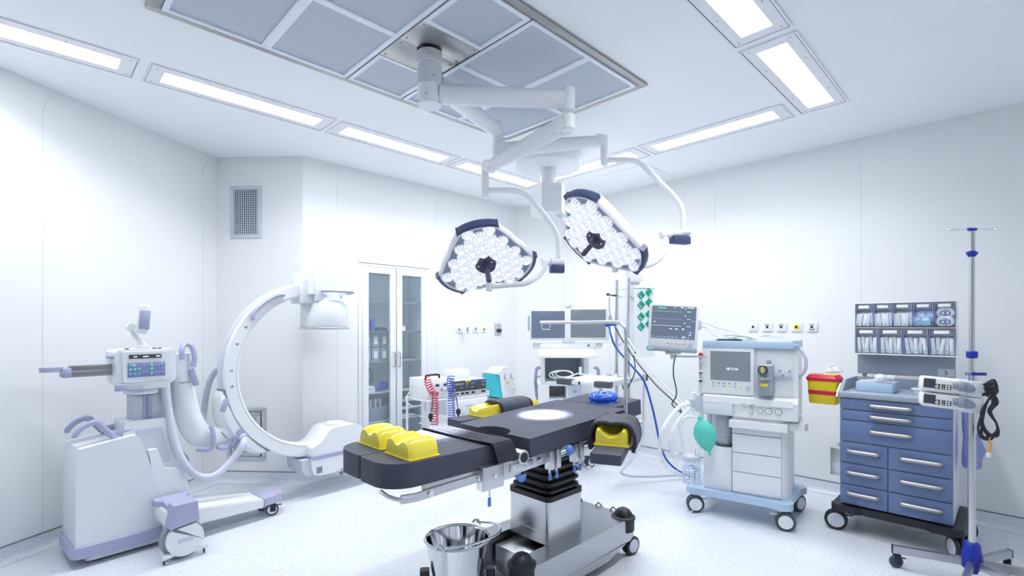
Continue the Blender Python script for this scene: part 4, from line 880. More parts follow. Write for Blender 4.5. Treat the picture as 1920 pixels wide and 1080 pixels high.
# clear coil and jar by the tray
b = MB()
for k in range(3): b.tube([at(1052+(22-k*3)*math.cos(a)+k*3, 703+(8-k)*math.sin(a)-k, 4.66+.12*math.sin(a)) for a in [2*PI*i/16 for i in range(16)]], .006, 8, 3, closed=True)
b.tube([at(1070,706,4.6), at(1085,700,4.62), at(1100,704,4.64), at(1112,702,4.66)], .006, 8)
b.cyl(at(1088,703,4.62), at(1088,688,4.62), .014, n=12)
tag(b.build('coiled_tubing', M['tub']), 'coil of clear tubing lying on the left end of the white tray', 'tubing')
t = thing('suction_jar', 'clear canister with a yellow ball float hanging under the white tray', 'canister', at(1077,748,4.72))
b = MB(); b.lathe([(.0,.0),(.055,0),(.062,.01),(.070,.125),(.073,.13),(.070,.13),(.058,.012),(0,.006)], n=28); b.build('jar', M['clear'], t)
b = MB(); b.lathe([(0,.128),(.076,.128),(.076,.142),(0,.146)], n=28); b.build('lid', M['tub'], t)
b = MB(); b.ball((.006,-.02,.075),.018,14); b.build('float_ball', M['yellow'], t)
b = MB(); b.tube([(0,0,.14),(.0,0,.11),(.006,-.02,.08)], .004, 6); b.tube([(.03,0,.14),(.035,0,.16),(.04,.01,.19)], .005, 6); b.build('tube', M['tub'], t, sep=True)
# ================================================================ DUAL MONITOR CART
t = thing('monitor_cart', 'white cart with twin dark screens, keyboard shelf and open compartments behind the table head', 'monitor cart', (.588, 5.28, 0))
k = 5.28/FPX; X_ = lambda px: (px-960)*k-.588; Z_ = lambda py: EYE-(py-HOR)*k
fx = lambda px: X_(px)
b = MB(); b.box(fx(993), fx(1141.5), -.02, .05, Z_(638), Z_(578), .012); mf = b.build('screen_frame', M['white'], t)
for x0, x1, y0, y1, mm in ((996.3,1058.5,633.9,583.3,'screen'), (1069.6,1135,633,580.4,'screeng')):
    b = MB(); b.box(fx(x0), fx(x1), -.0235, -.015, Z_(y0), Z_(y1), .001); b.build('screen', M[mm], mf)
for x0, x1 in ((989.5,993.5),(1141,1145)):
    b = MB(); b.box(fx(x0), fx(x1), -.01, .03, Z_(620), Z_(592), .01); b.build('grip', M['purple'], mf)
b = MB(); b.prism([(fx(1038),0),(fx(1095),0),(fx(1075),.05),(fx(1056),.05)], Z_(578), Z_(573), .004); b.box(fx(1059), fx(1071), -.02, .03, Z_(577), Z_(569), .006); b.build('top_handle', M['white'], mf)
b = MB(); b.box(fx(1054), fx(1078), -.03, .02, Z_(642.5), Z_(637.5), .005); b.build('latch', M['lgrey'], mf)
b = MB(); b.prism([(fx(984),-.02),(fx(1148),-.02),(fx(1132),.22),(fx(1000),.22)], Z_(643.5), Z_(640), .004); b.box(fx(1012), fx(1118), -.02, .20, Z_(655), Z_(643), .012); b.box(fx(1000),fx(1016),0,.15,Z_(653),Z_(643.5),.012); b.box(fx(1116),fx(1130),0,.15,Z_(653),Z_(643.5),.012); b.build('desk', M['white'], t, sep=True)
b = MB(); b.box(fx(1101),fx(1105),-.024,-.018,Z_(649.5),Z_(645.5)); b.build('indicator', M['green'], t)
b = MB(); b.use(M['white']); b.fr((0,0,0)); ky = [(fx(1010),Z_(655)),(fx(1112),Z_(655))]
b.loft([[(fx(1007),-.20,Z_(669)),(fx(1114),-.20,Z_(669)),(fx(1114),-.20,Z_(665)),(fx(1007),-.20,Z_(665))],[(fx(1012),-.01,Z_(667)),(fx(1112),-.01,Z_(667)),(fx(1112),-.01,Z_(654)),(fx(1012),-.01,Z_(654))]])
b.use(M['white2'])
zt = lambda y: Z_(665)+(y+.20)/.19*(Z_(654)-Z_(665))
for j in range(5):
    for i in range(17):
        if i in (3, 13): continue
        x = fx(1016)+i*.0315; y = -.17+j*.028; z = zt(y); b.box(x, x+.023, y, y+.019, z, z+.006, 0)
b.build('keyboard', None, t)
b = MB(); W0, W1 = fx(1016), fx(1104); yb = .42
b.box(W0, W0+.035, .0, yb, .55, Z_(667), .006); b.box(W1-.05, W1, .0, yb, .55, Z_(667), .006); b.box(W0, W1, yb-.03, yb, .55, Z_(667)); b.box(W0, W1, 0, yb, Z_(670), Z_(666)); b.box(W0+.02, W1-.02, .005, yb, Z_(724), Z_(715.5), .004)
b.box(fx(1062),W1-.01,.003,yb,.55,Z_(717)); b.box(fx(1009),fx(1030),-.02,yb,.12,Z_(722),.012); b.box(fx(1100),fx(1110),-.02,yb,.12,Z_(722),.012); b.box(fx(1020),fx(1105),-.01,yb,.12,Z_(748),.01)
b.build('cabinet', M['white'], t)
b = MB(); b.box(W0+.036, W1-.051, yb-.034, yb-.0305, Z_(715), Z_(671)); b.build('back_panel', M['cartgrey'], t)
for s, px_ in ((-1,1007),(1,1122)):
    b = MB(); x = fx(px_); b.tube([(x+.04*-s,.05,Z_(690)),(x,.05,Z_(692)),(x+.012*s,.05,Z_(705)),(x+.012*s,.05,Z_(722)),(x-.01*s,.05,Z_(728))], .018, 10); b.build('side_handle', M['purple'], t)
    b = MB()
    for q in range(3): b.tube([(x-.02*s+q*.01,.04,Z_(706)),(x+.02*s+q*.008,.03,Z_(712)),(x+.01*s+q*.012,.03,Z_(745+q*3)),(x-.03*s,.04,Z_(752))], .005, 6)
    b.build('hanging_cable', M['grey'], t, sep=True)
for x, y in ((W0,0),(W1,0),(W0,.4),(W1,.4)): caster(t, x, y, .055, .03, .14, rz=R(30), disc='white')
# ================================================================ ANAESTHESIA MACHINE
def onplane(t, px, py, y=0):
    """local x, z of a measured point lying on the plane local y"""
    a = t.rotation_euler[2]; ex = Vector((math.cos(a), math.sin(a))); ey = Vector((-math.sin(a), math.cos(a))); o = Vector((t.location.x, t.location.y)) + ey*y
    r = (px-960)/FPX; s = (r*o.y-o.x)/(ex.x-r*ex.y); Y = o.y+ex.y*s; return s, EYE-(py-HOR)/FPX*Y-t.location.z
t = thing('anaesthesia_machine', 'white anaesthesia workstation on a pale blue wheeled base with screen, drawers and gauges', 'anaesthesia machine', (1.55, 4.0, 0), math.atan2(-.552, .834))
I = toloc(t); q = lambda px, py, y=0: onplane(t, px, py, y); LA = lambda px, py, Y: I @ at(px, py, Y)
lob = []
for cx, cy, a0, a1 in ((-.06,.0,120,280),(.56,-.02,-100,30),(.62,.46,-40,110),(-.03,.46,80,240)):
    lob += [(cx+.075*math.cos(R(a)), cy+.075*math.sin(R(a))) for a in range(a0, a1+1, 16)]
    if cx < 0 and cy < .1: lob += [(.06,-.055),(.46,-.065)]
    if cx > .5 and cy < .1: lob += [(.615,.06),(.66,.38)]
    if cx > .6 and cy > .3: lob += [(.1,.50)]
    if cx < 0 and cy > .3: lob += [(-.07,.38),(-.08,.10)]
b = MB(); b.prism(lob, .150, .200, .008); b.build('base_plate', M['lblue'], t)
for x, y, rz in ((-.045,-.02,200),(.565,-.045,10),(.62,.44,60),(-.02,.44,120)): caster(t, x, y, .068, .034, .155, rz=R(rz), disc='white', tyre='dark', hood='white')
xs = q(1372.5, 870)[0]; xr = .565
b = MB(); b.box(0, xs-.003, .0, .42, .200, .545, .006); b.build('side_cabinet', M['white'], t)
b = MB(); b.prism(rrect(xs, xr+.045, .004, .45, .0, 6, (.01,.10,.04,.01)), .200, .800, .004); b.build('drawer_cabinet', M['white'], t)
b = MB(); b.box(0, xs, .26, .42, .53, .83, .004); b.build('back_cover', M['white2'], t)
zl = [.215, .370, .520, .665]
for z0, z1 in zip(zl, zl[1:]):
    b = MB(); b.prism(rrect(xs+.003, xr-.012, -.012, .03, .004, 3), z0+.003, z1-.003, .003); b.build('drawer', M['white'], t)
b = MB(); b.box(xs+.002, xr-.01, -.008, .03, .668, .715, .003); b.build('drawer_rail', M['white2'], t)
b = MB(); b.prism([(xs-.01,-.075),(.60,-.075),(.60,.02),(.70,.05),(.72,.12),(.66,.42),(xs-.01,.42)], .722, .775, .012, 3); b.box(.605,.608,-.07,.02,.725,.772); b.build('work_shelf', M['white'], t)
# head
H0, H1 = .800, 1.352; HX = q(1488,700,.03)[0]
b = MB(); b.fr(x=(0,1,0), z=(1,0,0)); b.prism([(-.02,H0),(.42,H0),(.42,H1),(.03,H1),(.03,.965),(-.03,.945),(-.035,.90),(-.02,.885)], .0, HX, .008, 2); b.build('head', M['white'], t)
b = MB(); b.fr(x=(0,1,0), z=(1,0,0)); b.prism([(-.02,H0),(.45,H0),(.45,H1),(.03,H1),(.02,.965),(-.04,.93)], HX, HX+.032, .010, 2); b.build('side_panel', M['white2'], t)
x0, z1_ = q(1318,649,.03); x1, _ = q(1416,652,.03); _, z0_ = q(1318,737,.03)
b = MB(); b.box(x0-.005, x1, -.002, .05, z0_+.005, z1_, .012, 3); sp_ = b.build('screen_panel', M['white'], t)
sx0, sz1 = q(1332,658,-.003); sx1, sz0 = q(1407,713.5,-.003); _, sz0 = q(1332,711.5,-.003)
b = MB(); b.use(M['screeng']); b.box(sx0, sx1, -.0055, .01, sz0, sz1, .001); b.use(M['glow']); b.fr((sx0+(sx1-sx0)*.55, -.0055, sz0+(sz1-sz0)*.40), x=(1,0,0), z=(0,-1,0)); b.mesh(text('10:11:16', .026)); b.build('screen', None, sp_)
b = MB(); zz = sz0-.028; b.use(M['grey'])
for r_ in range(2):
    for i in range(6):
        if r_ == 0 and i == 5: continue
        x = sx0+.015+i*.040-r_*.0; b.use(M['yellow'] if (r_, i) in ((1,3),(1,5)) else M['lgrey'] if (r_, i) == (1,1) else M['grey']); b.box(x, x+.016, -.0055, .0, zz-r_*.024, zz-r_*.024+.009, .002)
b.use(M['lgrey']); b.cyl((sx1-.02,-.016,zz-.02),(sx1-.02,0,zz-.02),.016,n=24,bev=.003); b.build('key_row', None, sp_)
# gas control with vaporiser
rx0 = q(1418,700,.035)[0]; b = MB(); b.box(rx0, HX-.007, .024, .034, .97, H1-.01, .003); b.build('recess_panel', M['white'], t)
va, vb = q(1419,680,-.06)[0], q(1441,680,-.06)[0]; vz1, vz0 = q(1430,683,-.06)[1], q(1430,741,-.06)[1]
b = MB(); b.box(va, vb+.03, -.06, .03, vz0, vz1, .014, 3); vp = b.build('vaporiser', M['cartgrey'], t)
b = MB(); b.box(va+.06, va+.09, -.03, .0, vz1, vz1+.028, .004); b.box(va+.02,vb+.0,-.064,-.055,vz0+.012,vz0+.085,.003); b.build('vaporiser_cap', M['grey'], vp, sep=True)
b = MB(); c_ = q(1430,694,-.075); b.cyl((c_[0],-.082,c_[1]),(c_[0],-.055,c_[1]),.034,n=30,bev=.003); dl = b.build('dial', M['black'], vp)
b = MB(); [b.box(c_[0]+.028*math.cos(R(a))-.002, c_[0]+.028*math.cos(R(a))+.002, -.0835, -.081, c_[1]+.028*math.sin(R(a))-.002, c_[1]+.028*math.sin(R(a))+.002) for a in range(0,360,24)]; b.cyl((c_[0],-.086,c_[1]),(c_[0],-.08,c_[1]),.022,n=24); b.use(M['grey'])
b.build('dial_marks', M['lgrey'], vp)
b = MB(); b.box(c_[0]-.006,c_[0]+.006,-.094,-.084,c_[1]-.024,c_[1]+.024,.003); b.build('dial_pointer', M['yellow'], vp)
b = MB(); b.box(va+.028, vb-.004, -.0655, -.060, vz0+.066, vz0+.088, .001); b.build('yellow_label', M['yellow'], vp)
b = MB(); zc = vz0+.125; b.bar([(va+.02,-.07,zc+.008),(c_[0],-.075,zc-.005),(vb+.012,-.07,zc+.006)], .012, .016); b.cyl((c_[0],-.085,zc),(c_[0],-.06,zc),.014,n=18,bev=.002); b.build('lock_lever', M['alu'], vp, sep=True)
r0, rz1 = q(1451,697,.0); r1, rz0 = q(1492,710,.0)
b = MB(); b.box(vb+.03, HX-.012, -.005, .03, rz0, rz1, .002); b.box(vb+.03,HX-.012,-.008,.0,rz0+.010,rz0+.024); mr_ = b.build('manifold_rail', M['lgrey'], t)
b = MB(); [b.box(x, x+.016, .0, .015, rz1, rz1+.014, .002) for x in (r0+.03, r0+.095)]; b.cyl((r0+.06,-.014,rz0+.018),(r0+.06,0,rz0+.018),.009,n=14); b.build('rail_fitting', M['grey'], mr_, sep=True)
# lower fascia with gauges
dx0, dz1 = q(1319,747,-.02); dx1, dz0 = q(1374,770,-.02)
b = MB(); b.box(dx0, dx1, -.032, .0, H0+.008, dz1, .005); b.build('drop_door', M['white2'], t)
b = MB(); b.box(dx1+.006, dx1+.013, -.030, -.018, H0+.015, dz1-.005, .002); b.build('door_handle', M['lgrey'], t)
for px_, py_, r_ in ((1425,770,.0195),(1441,771.5,.0235),(1459.5,773,.0235)):
    x, z = q(px_, py_, -.03); b = MB(); b.cyl((x,-.030,z),(x,-.015,z),r_,n=28,bev=.003); g = b.build('gauge', M['grey'], t)
    b = MB(); b.cyl((x,-.032,z),(x,-.029,z),r_*.82,n=26); b.build('gauge_face', M['pack'], g)
    b = MB(); b.bar([(x-.008,-.033,z-.009),(x+.006,-.033,z+.008)], .002, .003, up=(0,1,0)); b.build('needle', M['black'], g)
for px_, py_, r_, m_ in ((1394.5,758.5,.017,'lgrey'),(1409.5,760,.016,'chrome'),(1408,773.5,.012,'chrome')):
    x, z = q(px_, py_, -.03); b = MB(); b.cyl((x,-.040,z),(x,-.018,z),r_,n=24,bev=.004); b.build('valve_knob', M[m_], t)
# top tray
b = MB(); b.box(-.008,HX+.032,-.005,.42,H1,H1+.014,.003); b.box(-.008,HX,-.008,.004,H1-.02,H1+.034,.003); b.prism([(HX,-.008),(HX+.036,.03),(HX+.036,.42),(HX+.022,.42),(HX+.022,.04),(HX-.012,.004)], H1-.02, H1+.042, .003); b.box(-.008,.0,.0,.42,H1,H1+.034,.002); b.build('top_tray', M['lblue'], t)
b = MB(); b.tube([(HX+.03,.08,H1-.01),(HX+.05,.06,H1-.03),(HX+.078,.05,H1-.10),(HX+.07,.06,H1-.18),(HX+.03,.09,H1-.235)], .012, 10, 8); b.build('side_tube', M['lgrey'], t)
# left control strip and absorber
s0, sz = q(1312,657,.06); s1, sb = q(1322,738,.06)
b = MB(); b.box(-.045,-.004,.02,.10,sb,sz,.004); cs = b.build('control_strip', M['white2'], t)
for py_, m_, r_ in ((666,'red',.020),(682,'lgrey',.017),(699,'chrome',.017),(714,'chrome',.017)):
    z = q(1316,py_,.0)[1]; b = MB(); b.cyl((-.022,-.012,z),(-.022,.02,z),r_,n=22,bev=.004); b.build('strip_knob', M[m_], cs)
ab = LA(1305,752,4.0)
b = MB(); b.box(-.075,-.004,.03,.22,.80,.94,.008); b.box(-.13,-.07,.05,.16,.82,.90,.012); b.build('absorber_block', M['lgrey'], t, sep=True)
b = MB()
for x, z, r_, h in ((-.10,.895,.026,.055),(-.05,.935,.022,.04),(-.14,.80,.020,.05)): b.cyl((x,.10,z),(x,.10,z+h),r_,n=20,bev=.003)
b.cyl((-.10,.06,.74),(-.10,.06,.83),.014,n=14); b.cyl((-.035,.06,.70),(-.035,.06,.80),.02,n=14); b.cyl((-.17,.08,.86),(-.12,.08,.86),.016,n=14); b.build('valve_dome', M['tub'], t, sep=True)
bx = xs-.068; b = MB(); b.lathe([(0,.547),(.066,.547),(.066,.562),(.058,.566),(.058,.80),(0,.80)], (bx,.07,0), 30); b.build('bellows_cover', M['clear'], t)
b = MB(); pr = [(0,.565)]
for i in range(13): pr += [(.052,.567+i*.018),(.054,.573+i*.018),(.042,.580+i*.018)]
b.lathe(pr+[(0,.802)], (bx,.07,0), 28); b.build('bellows', mat('bellows_grey', (.40,.44,.48), .4), t)
b = MB(); b.lathe([(.058,.547),(.068,.547),(.068,.563),(.058,.567)], (bx,.07,0), 30); b.build('bellows_ring', M['dark'], t)
b = MB(); b.tube([(.03,.08,.80),(.03,.06,.70),(.045,.05,.62),(.06,.09,.57)], .018, 12); b.cyl((.085,.14,.55),(.085,.14,.80),.022,n=16); b.build('inner_pipe', M['lgrey'], t, sep=True)
b = MB(); b.tube([LA(1300,786,4.0),LA(1288,800,4.0),LA(1275,840,4.0),LA(1270,880,4.0),LA(1276,900,4.0)], .0025, 6); b.tube([LA(1314,962,3.95),LA(1300,968,3.9),LA(1294,962,3.92),LA(1302,955,4.0)], .004, 6); b.build('thin_tube', M['tub'], t, sep=True)
# breathing tubes (corrugated), bag, jar
def corrugated(pts, r, n=14):
    P, _ = spline([Vector(p) for p in pts], 10); b = MB(); L = [0]
    for a, c in zip(P, P[1:]): L.append(L[-1]+(c-a).length)
    N = int(L[-1]/.006); Q = []
    for i in range(N+1):
        s = L[-1]*i/N; k = max(j for j in range(len(L)) if L[j] <= s+1e-9); k = min(k, len(P)-2); Q.append(P[k].lerp(P[k+1], (s-L[k])/max(1e-6, L[k+1]-L[k])))
    b.tube(Q, r, n, 0, rr=[r*(1 if i % 2 else .86) for i in range(len(Q))]); return b
for k, (pts, lb) in enumerate(((((1292,757,3.95),(1275,762,3.9),(1258,780,3.85),(1243,805,3.8),(1237,832,3.8),(1240,858,3.8),(1250,875,3.85),(1268,886,3.9),(1282,893,3.95)), 'outer white corrugated breathing tube looping low beside the anaesthesia machine'),
    (((1293,765,3.92),(1282,775,3.88),(1268,795,3.84),(1259,815,3.82),(1257,838,3.82),(1263,850,3.84),(1270,850,3.86)), 'middle white corrugated breathing tube inside the large loop'),
    (((1300,782,3.9),(1285,782,3.86),(1276,795,3.85),(1277,815,3.85),(1281,838,3.86),(1283,852,3.88)), 'short white corrugated breathing tube hanging nearest the green bag'))):
    tag(corrugated([at(*p) for p in pts], .0165 if k < 2 else .015).build('breathing_tube', M['tub'], ang=180), lb, 'breathing tube', 'breathing tubes of the anaesthesia machine')
b = MB(); c = at(1321,813,3.86); rg = []
prof_ = [(0,.012),(.015,.014),(.03,.014),(.05,.034),(.08,.056),(.12,.068),(.16,.069),(.20,.060),(.24,.044),(.27,.024),(.285,.010),(.315,.006)]
ax = Vector((.085,0,-.30)).normalized(); sx_ = Vector((.95,-.2,.27)).normalized(); sy_ = ax.cross(sx_).normalized(); top = at(1311,781,3.86)
for h, r_ in prof_: rg.append([top+ax*h+sx_*(r_*1.2*math.cos(a)*(1+.05*math.cos(3*a)))+sy_*(r_*.75*math.sin(a)) for a in [2*PI*k/24 for k in range(24)]])
b.loft([[Vector(p) for p in r] for r in rg]); tag(b.build('breathing_bag', mat('mint_rubber', (.10,.62,.50), .4, coat=.2), ang=60), 'mint green breathing bag hanging at the left of the anaesthesia machine', 'breathing bag')
t = thing('drain_jar', 'clear lidded jar in a chrome wire holder low on the anaesthesia machine', 'jar', at(1297,905,3.93)); t.location.z = .255
b = MB(); b.lathe([(0,0),(.060,0),(.066,.008),(.066,.18),(.060,.19),(.054,.19),(.060,.178),(.060,.01),(0,.006)], n=32); b.build('jar', M['clear'], t)
b = MB(); b.lathe([(0,.185),(.062,.185),(.064,.19),(.064,.215),(.058,.222),(0,.226)], n=32); b.build('lid', M['lgrey'], t)
b = MB()
for z in (.01, .06, .12): b.tube([(.071*math.cos(a),.071*math.sin(a),z) for a in [2*PI*i/20 for i in range(20)]], .003, 6, 1, closed=True)
for a in (0,90,180,270): b.tube([(.071*math.cos(R(a)),.071*math.sin(R(a)),.01),(.071*math.cos(R(a)),.071*math.sin(R(a)),.12)], .003, 6, 0)
b.tube([(.03,.0,.22),(.03,0,.275),(.055,0,.28),(.058,0,.20)], .005, 8, 3); b.build('wire_holder', M['chrome'], t, sep=True)
b = MB(); [b.tube([(.03*math.cos(i*1.3),.03*math.sin(i*1.3),.02+.02*i),(.045*math.cos(i*1.3+.9),.045*math.sin(i*1.3+.9),.03+.02*i),(.02*math.cos(i*1.3+2),.02*math.sin(i*1.3+2),.045+.018*i)], .006, 6) for i in range(6)]; b.build('inner_coil', mat('bluish_tubing', (.45,.50,.75), .3), t, kind='stuff')
# things lying on the top tray
b = MB(); TT = thing('blood_pressure_cuff', 'dark blood pressure cuff with wires lying on top of the anaesthesia machine', 'blood pressure cuff', at(1365,634,4.05)); TT.location.z = 1.367
for k, (w_, h_) in enumerate(((.11,.012),(.10,.010),(.09,.008))): b.fr((k*.008,k*.006,.007+k*.010), rz=R(-33+12*k)); b.box(-w_, w_, -.04, .04, -h_/2, h_/2, .004)
b.build('cuff', M['dark'], TT, sep=True)
b = MB(); b.fr(); b.tube([(.02,0,.035),(-.02,.03,.055),(.05,.06,.06),(.16,.0,.045),(.20,-.06,.02),(.10,-.05,.02),(.03,.02,.045)], .003, 6, 6); b.tube([(.05,0,.035),(.12,.04,.05),(.20,.0,.03),(.13,-.04,.03)], .003, 6, 6); b.build('cuff_wire', M['grey'], TT, sep=True)
b = MB(); b.tube([at(1310,608,4.0),at(1325,607,4.05),at(1345,615,4.1),at(1372,622,4.12),at(1384,629,4.1),at(1372,633,4.05)], .003, 6); b.tube([at(1310,609,4.0),at(1322,613,4.05),at(1335,626,4.06),at(1345,632,4.05)], .003, 6, 6); tag(b.build('sensor_wire', M['lgrey']), 'pale sensor wires looping from the patient monitor to the machine top', 'wire')
b = MB()
for i in range(5): p = at(1440+i*3,631.5,4.0+.01*i); b.tube([p+Vector((-.06,0,0)), p+Vector((-.02,.02,.012)), p+Vector((.04,-.01,.010)), p+Vector((.05,-.03,0)), p+Vector((-.03,-.02,.002))], .0035, 6)
for v in b.b.verts: v.co.z = max(v.co.z-.0, 1.3685)
tag(b.build('sensor_lead', M['lgrey']), 'small coiled grey sensor lead on the right of the machine top', 'sensor lead')
# ================================================================ PATIENT MONITOR
t = thing('patient_monitor', 'patient monitor with vital sign traces on a swivel arm left of the anaesthesia machine', 'monitor', (*at(1262,0,3.98).xy, 1.5), R(-16))
RL = Matrix.Rotation(R(3.2), 4, 'Y'); q = lambda px, py, y=0: onplane(t, px, py, y)
def mb(): b = MB(); b.m = RL.copy(); return b
b = mb(); b.box(-.190,.190,-.02,.05,-.175,.182,.016,3); mh = b.build('housing', M['white'], t)
b = mb(); b.box(-.198,.192,-.03,.07,-.205,-.165,.014,3); b.build('lower_trim', M['cartgrey'], mh)
b = mb(); b.use(mat('monitor_glass', (.03,.04,.06), .08, emit=(.20,.25,.34), estr=.42)); b.box(-.168,.168,-.0235,-.01,-.098,.160,.001)
def traces(z, amp, n, mm, x0=-.16, x1=.06):
    b.use(M[mm]); P = []
    for i in range(n+1):
        x = x0+(x1-x0)*i/n; P.append((x, -.0243, z + amp*(1.0 if i % 8 == 3 else -.3 if i % 8 == 4 else 0)))
    b.bar(P, .0012, .0008, up=(0,1,0))
traces(.118,.0,40,'glowg'); traces(.058,.0,40,'glowb'); traces(.004,0,40,'glow')
for x, z, w_, h_, mm in ((-.12,.142,.06,.004,'glowg'),(.10,.150,.05,.004,'glow'),(.05,.150,.02,.004,'glow'),(.0,.150,.01,.004,'glow'),(.08,.140,.014,.005,'glowg'),(.10,.118,.03,.005,'glowg'),(.08,.085,.014,.007,'glowb'),(.10,.060,.026,.005,'glowb'),(.14,.045,.02,.004,'glowb'),(.08,.028,.01,.004,'glow'),(.10,.002,.03,.005,'glowg'),
    (-.03,-.022,.022,.004,'glow'),(.015,-.022,.022,.004,'glow'),(.07,-.024,.012,.009,'glow'),(.11,-.045,.05,.0018,'glowb'),(.13,-.058,.004,.028,'glowb'),(.12,-.066,.018,.003,'glow'),(-.155,.03,.02,.003,'glow'),(.07,-.09,.026,.014,'glowb')):
    b.use(M[mm]); b.box(x, x+w_, -.0243, -.023, z, z+h_)
b.use(M['glowb']); [b.box(-.16+i*.03, -.142+i*.03, -.0243, -.023, -.088, -.084) for i in range(10) if i != 7]
b.build('screen', None, mh)
b = mb(); b.use(M['orange']); b.box(-.045,-.022,-.0225,-.018,-.142,-.134,.001); b.use(M['lgrey']); b.box(-.016,.004,-.0225,-.018,-.142,-.134,.001)
b.use(M['grey']); [b.box(.02+i*.024,.036+i*.024,-.0225,-.018,-.142,-.136,.001) for i in range(4)]; b.build('key_row', None, mh)
b = mb(); b.cyl((.140,-.038,-.130),(.140,-.015,-.130),.015,n=24,bev=.003); b.build('dial', M['lgrey'], mh)
b = mb(); b.use(M['glowg']); b.box(-.185,-.150,-.0315,-.028,-.188,-.182); b.build('status_lamp', None, mh)
b = MB(); b.box(.185,.215,.0,.05,-.03,.05,.008); b.cyl((.205,.02,.0),(.245,.01,-.006),.009,.006,n=12); b.build('cable_plug', M['lgrey'], t, sep=True)
b = MB(); b.box(-.06,.06,-.01,.08,-.225,-.203,.006); b.box(-.022,.022,.0,.06,-.265,-.222,.006); b.box(-.008,.255,.02,.05,-.250,-.235,.003); b.build('swivel_arm', M['alu'], t, sep=True)
for v in (0,): pass
b = MB(); b.tube([at(x,y,3.98) for x,y in ((1267,664),(1263,685),(1263,705),(1268,730),(1267,745),(1260,758),(1275,772),(1284,780))], .005, 8); tag(b.build('monitor_cable', M['black']), 'black cable dropping from the underside of the patient monitor', 'cable')
# ================================================================ BLUE DRAWER CART
t = thing('drawer_cart', 'blue medical cart with nine drawers, grey top and the number 5 on its rear panel', 'drawer cart', (2.417, 3.645, 0), R(-45.5))
q = lambda px, py, y=0: onplane(t, px, py, y)
Wd, Dp = .625, .50
b = MB(); b.box(0,Wd,.006,Dp,.21,.985,.004); b.build('body', M['white2'], t)
b = MB(); ol_ = []
for cx, cy, a0, a1 in ((-.005,-.0,150,280),(Wd+.005,-.0,-100,30),(Wd+.005,Dp-.01,-30,100),(-.005,Dp-.01,80,210)):
    ol_ += [(cx+.050*math.cos(R(a)), cy+.048*math.sin(R(a))) for a in range(a0, a1+1, 18)]
    if cx < 0 and cy < .1: ol_ += [(.10,-.055),(.13,-.025),(Wd-.13,-.025),(Wd-.10,-.055)]
b.prism(ol_, .150, .200, .012, 3); b.build('base_frame', M['black'], t)
for x, y, rz in ((-.01,.01,190),(Wd+.0,.02,-60),(Wd+.02,Dp-.02,-45),(.0,Dp-.02,140)): caster(t, x, y, .073, .026, .16, rz=R(rz), twin=True, disc='lgrey', tyre='black', hood='dark')
zs = [.208,.355,.510,.665,.822,.898,.978]; xm = .285
def drawer(x0, x1, z0, z1, hc, hl):
    b = MB(); b.box(x0+.002, x1-.002, -.016, .006, z0+.0035, z1-.0035, .0025); o = b.build('drawer', M['cartblue'], t)
    b = MB(); zc = (z0+z1)/2+(.012 if z1-z0 > .1 else .0); b.tube([(hc-hl,-.014,zc),(hc-hl+.006,-.034,zc),(hc-hl+.03,-.042,zc),(hc+hl-.03,-.042,zc),(hc+hl-.006,-.034,zc),(hc+hl,-.014,zc)], .0135, 12, 5); b.build('handle', mat_h, o)
    b = MB(); b.tube([(hc-hl+.02,-.0165,zc+.012),(hc-hl+.04,-.0165,zc+.020),(hc+hl-.04,-.0165,zc+.020),(hc+hl-.02,-.0165,zc+.012)], .006, 8, 4, flat=.3) if 0 else None
mat_h = mat('champagne_metal', (.48,.46,.445), .45, .8)
drawer(0,Wd,zs[5],zs[6],.30,.112); drawer(0,Wd,zs[4],zs[5],.30,.112); drawer(0,Wd,zs[3],zs[4],.30,.112)
for i in range(3): drawer(0,xm,zs[i],zs[i+1],.142,.092)
for i in range(3): drawer(xm,Wd,zs[i],zs[i+1],.462,.105)
b = MB(); b.box(-.012,Wd+.012,-.028,Dp+.01,.984,1.022,.006); wt = b.build('worktop', M['cartgrey'], t)
b = MB(); b.fr(x=(0,1,0), z=(1,0,0)); b.prism([(.02,1.020),(Dp,1.020),(Dp,1.10),(.14,1.10)], -.012, .008, .003); b.build('side_gallery', M['cartgrey'], wt)
b = MB(); b.fr(x=(0,1,0), z=(1,0,0)); b.prism([(-.02,.985),(.10,.985),(.06,1.03),(.10,1.075),(.02,1.03)], -.024, -.012, .003); b.build('white_end_plate', M['white'], wt)
b = MB(); b.box(-.012,Wd+.012,Dp-.004,Dp+.01,1.02,1.10,.003); b.box(Wd-.004,Wd+.012,.06,Dp,1.02,1.05,.003); b.build('back_gallery', M['cartgrey'], wt, sep=True)
b = MB(); b.box(.045,.075,Dp+.002,Dp+.012,1.05,1.16,.002); b.box(Wd-.085,Wd-.055,Dp+.002,Dp+.012,1.05,1.16,.002); b.build('upright', M['cartgrey'], t, sep=True)
pxa, pza = q(1608.5,670,Dp); pxb, pzb = q(1792,700,Dp)
b = MB(); b.box(pxa, pxb, Dp-.012, Dp+.002, 1.125, 1.285, .002); pn = b.build('rear_panel', M['cartgrey'], t)
nx = q(1774,694,Dp-.013); b = MB(); b.use(mat('number_card', (.55,.62,.66), .5)); b.box(nx[0]-.045, nx[0]+.045, Dp-.0155, Dp-.011, 1.135, 1.190, .001); b.use(M['black']); b.fr((nx[0], Dp-.0158, 1.162), x=(1,0,0), z=(0,-1,0)); b.mesh(text('5', .045)); b.build('number_card', None, pn)
